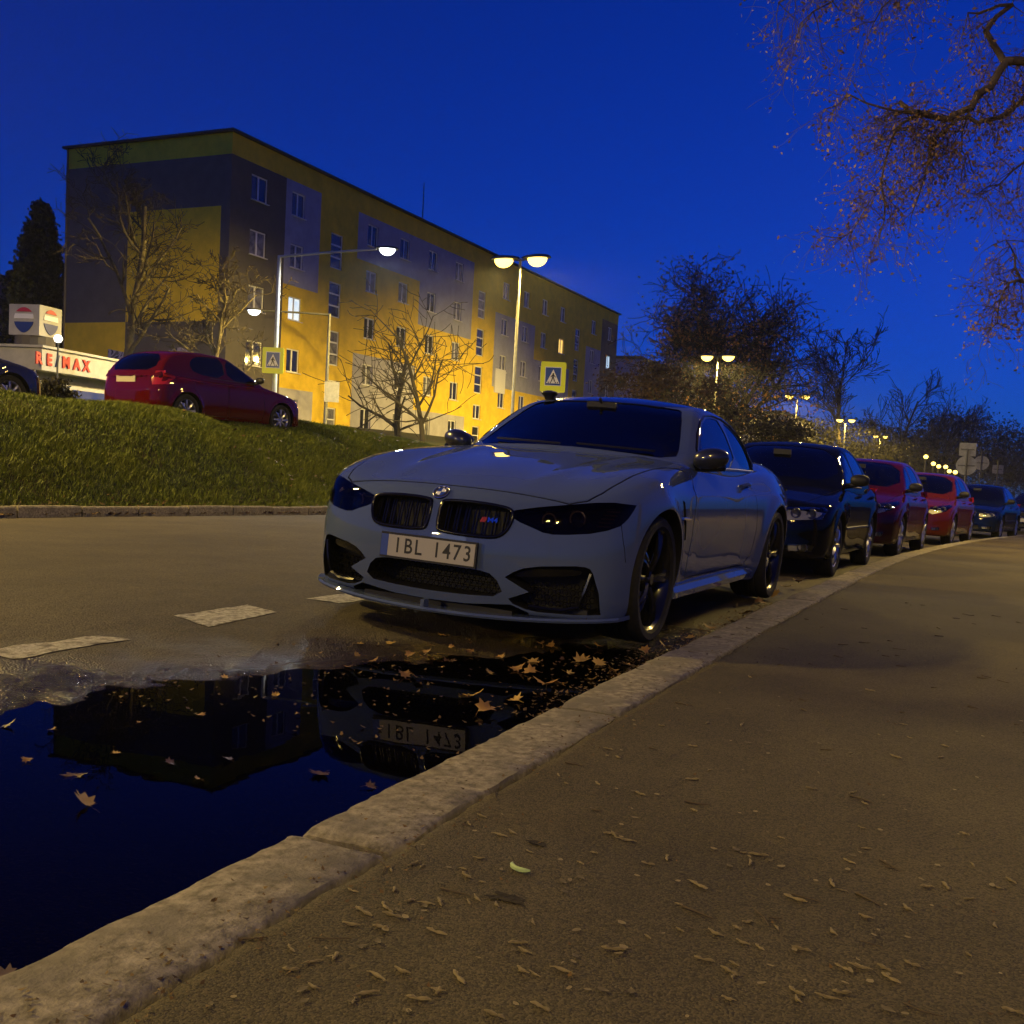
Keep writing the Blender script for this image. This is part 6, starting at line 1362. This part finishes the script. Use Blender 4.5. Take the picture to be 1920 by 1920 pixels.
seeds_px = [(1310, 1662), (1322, 1668), (1300, 1656), (1612, 1600), (1625, 1592), (1598, 1606), (1422, 1604), (1405, 1608), (1395, 1600), (745, 1708), (735, 1718), (760, 1722), (720, 1700), (775, 1690), (800, 1695), (795, 1710), (715, 1740), (708, 1768), (545, 1780), (897, 1798), (930, 1698), (1010, 1510), (1062, 1470), (1165, 1548), (1120, 1470), (890, 1560), (960, 1562), (940, 1632), (905, 1655), (1055, 1655), (1150, 1782), (1160, 1790), (1340, 1752), (1298, 1742), (1275, 1745), (820, 1858), (785, 1875), (438, 1872), (1002, 1828), (1102, 1858), (60, 1876), (395, 1885), (545, 1820), (670, 1705), (1700, 1705), (1535, 1585), (1535, 1450), (1860, 1662), (1250, 1610), (1370, 1390), (1390, 1360), (1190, 1360), (1240, 1362), (1190, 1485), (1200, 1490), (1185, 1518), (1330, 1445), (1365, 1330), (1140, 1405), (1165, 1408), (1300, 1400), (1460, 1325), (1405, 1270), (1290, 1280), (1350, 1300), (1270, 1330)]
for i in range(230):
    px, py = rng.uniform(560, 1915), 1290+(rng.random()**.7)*620
    if (py-1345)/(1920-1345) < (1150-px)/900: continue
    seeds_px.append((px, py))
for i, (px, py) in enumerate(seeds_px):
    zz = .10; p = ground(px, py, zz); zz = float(pave_z(p.x, p.y)) if p.x > -1.03 else .094; p = ground(px, py, zz); s = rng.uniform(.016, .029) if i % 2 == 0 else rng.uniform(.010, .022)
    o = link('seed_husk', HM[i % 12], None, (p.x, p.y, zz+(.0 if i % 2 == 0 else .0025)), (0, 0, rng.uniform(0, 6.28) if rng.random() < .4 else rng.gauss(-.5, .4))); o.scale = (s*rng.uniform(.8, 1.25), s, s*.7); tag(o, 'small dry husk lying on the brown pavement', 'husk', 'seed husks scattered over the pavement')
w = Wood(5)
for i in range(240):
    y = .9+7*rng.random()**1.4; x = rng.uniform(-1.25, 3.0); z = float(pave_z(x, y)) if x > -1.03 else .094+float(fall(y)); a = rng.gauss(-.4, .5); L_ = rng.uniform(.015, .07); b = rng.gauss(0, .35)
    q = [Vector((x+math.cos(a+b*t)*L_*t, y+math.sin(a+b*t)*L_*t, z+.003)) for t in (0, .5, 1)]; w.limb(q, rng.uniform(.0012, .003), .001)
o = wood_mesh('twig_litter', w.seg, 4, M_STEMB, np.zeros(3), None); o['kind'] = 'stuff'
n3 = 2600; yl = .9+nrng.random(n3)**1.5*14; xl = np.concatenate([nrng.uniform(-1.27, 3.2, n3-1100), KERB(yl[n3-1100:])+.25+nrng.normal(0, .07, 1100)])
V, F, t = litter(n3, xl, yl, lambda x, y: np.where(x > KERB(y)+.245, pave_z(x, y), .094+fall(y))-.009, .0055); tri_cloud('pavement_crumbs', V, F, t, M_LEAFB)
n4 = 1650; yl = np.concatenate([3.3+nrng.random(1300)*4.2, 2.6+nrng.random(350)*2.0]); xl = np.concatenate([KERB(yl[:1300])-.02-np.abs(nrng.normal(0, .11, 1300)), nrng.uniform(-2.9, -1.35, 350)])
V, F, t = litter(n4, xl, yl, lambda x, y: np.maximum(road_z(x, y), 0)-.008, .010); tri_cloud('gutter_litter', V, F, t, M_LEAFB)
# moss tuft, stains, green scrap
p = ground(988, 1632, .09); m = MB(); m.tube([(.030*math.cos(a), .030*math.sin(a), .006) for a in np.linspace(R(150), R(265), 9)], [.002, .004, .005, .005, .005, .005, .005, .004, .002], 6); tag(m.build('plastic_scrap', mat('scrap_green', (.42, .55, .22), .5), None, smooth=40, loc=(p.x, p.y, float(pave_z(p.x, p.y))), rot=(0, 0, R(40))), 'pale green curved plastic scrap lying on the pavement', 'scrap')
for (px, py, s) in ((945, 1690, .032), (1010, 1588, .020)):
    p = ground(px, py, .09); m = MB(); n_ = 22; vs = [(0, 0, 0)]+[(s*(1+.35*math.sin(3*a+px)+.2*rng.gauss(0, 1))*math.cos(a), s*.75*(1+.3*math.cos(2*a)+.2*rng.gauss(0, 1))*math.sin(a), 0) for a in np.linspace(0, 2*math.pi, n_, endpoint=False)]
    m.add([(v[0], v[1], float(pave_z(p.x+v[0], p.y+v[1])+.003-float(pave_z(p.x, p.y)))) for v in vs], [(0, i+1, (i+1) % n_+1) for i in range(n_)]); st = struct(m.build('pavement_stain', M_SOIL, None, loc=(p.x, p.y, float(pave_z(p.x, p.y))), fix=False))
# ================================================================== cars in place
build_coupe()
def place(y, W): 
    k = float(KERB(y+2)); hd = math.atan(float(KERB(y+3.5)-KERB(y+.8))/2.7); x = k-.17-W; z = float(road_z(x, y+2, False))-.012; return (x-2*math.sin(hd), y, z+2*.013), (-.013, .020, -hd)
l_, r_ = place(10.38, .885); build_car('sedan_car', 'dark navy sedan with clear headlights parked right behind the coupe', l_, r_, SEDAN, paint('navy_paint', (.0035, .004, .007), .25, coat=.45), .022, 'parked cars along the kerb')
H2 = dict(HATCH); H2['grille'] = roundpoly([(-.40, .70), (0, .72), (.40, .70), (.36, .60), (0, .58), (-.36, .60)], 1)
l_, r_ = place(16.0, .87); build_car('hatchback_car', 'crimson hatchback parked third from the camera along the kerb', l_, r_, H2, paint('crimson_paint', (.036, .0015, .008), .28, coat=.7), .035, 'parked cars along the kerb')
l_, r_ = place(22.5, .87); build_car('hatchback_car', 'orange red hatchback parked fourth from the camera along the kerb', l_, r_, HATCH, paint('orange_red_paint', (.062, .007, .004), .28, coat=.7), .035, 'parked cars along the kerb')
l_, r_ = place(29.8, .885); build_car('sedan_car', 'dark blue sedan parked fifth from the camera along the kerb', l_, r_, SEDAN, paint('blue_paint', (.003, .007, .03), .28, coat=.6), .045, 'parked cars along the kerb')
l_, r_ = place(39.0, .885); build_car('sedan_car', 'black sedan last in the row at the right edge', l_, r_, SEDAN, paint('black_paint', (.006, .006, .008), .28, coat=.6), .05, 'parked cars along the kerb')
zu = float(land_z(-15.0, 17))+.03; build_car('hatchback_car', 'red hatchback on the upper street seen from behind above the grass', (-14.63, 18.95, zu-.27), (0, 0, math.pi-R(5)), HATCH, paint('red_paint', (.055, .002, .003), .28, coat=.8), .03)
zu = float(land_z(-15.6, 12))+.03; build_car('hatchback_car', 'dark grey car nose on the upper street at the left edge', (-15.75, 13.1, zu-.14), (0, 0, math.pi-R(3)), H2, paint('grey_paint', (.02, .02, .025), .28), .035)
# small black flared cap on the coupe roof
cr_ = bpy.data.objects['coupe_car']; M_CAP = mat('cap_black', (.008, .008, .009), .35)
m = MB(); vs = []; n_ = 16
for w_, d_, z in ((.030, .030, 0), (.036, .034, .02), (.062, .05, .046), (.060, .048, .052), (.02, .02, .064)):
    vs += [(w_*math.copysign(abs(math.cos(a))**.6, math.cos(a)), d_*math.copysign(abs(math.sin(a))**.6, math.sin(a)), z) for a in np.linspace(0, 2*math.pi, n_, endpoint=False)]
m.add(vs, [(i*n_+j, i*n_+(j+1) % n_, (i+1)*n_+(j+1) % n_, (i+1)*n_+j) for i in range(4) for j in range(n_)]+[tuple(range(n_-1, -1, -1)), tuple(4*n_+j for j in range(n_))])
bpy.context.view_layer.update(); _x, _y2 = -.50, 2.42; _z = float(shoot(m4_cabin, 'Z', [_x], [_y2], 1.6, 1.0)[0]); pw = cr_.matrix_world @ Vector((_x, _y2, _z-.003))
tag(m.build('roof_cap', M_CAP, None, smooth=40, loc=pw), 'small black flared box sitting on the coupe roof edge', 'box')

# thin haze added to give the lamps halos in place of lens bloom
m = MB(); m.box((0, 300, 8.5), (1500, 1300, 25)); hz = struct(m.build('haze', None), 'stuff')
M_HAZE = bpy.data.materials.new('halo_haze'); M_HAZE.use_nodes = True; _n = M_HAZE.node_tree.nodes; _n.clear(); _ho = _n.new('ShaderNodeOutputMaterial'); _hv = _n.new('ShaderNodeVolumePrincipled')
_hv.inputs['Color'].default_value = (.9, .92, 1, 1); _hv.inputs['Density'].default_value = HAZE; _hv.inputs['Anisotropy'].default_value = .3; M_HAZE.node_tree.links.new(_hv.outputs[0], _ho.inputs['Volume'])
hz.data.materials.clear(); hz.data.materials.append(M_HAZE)
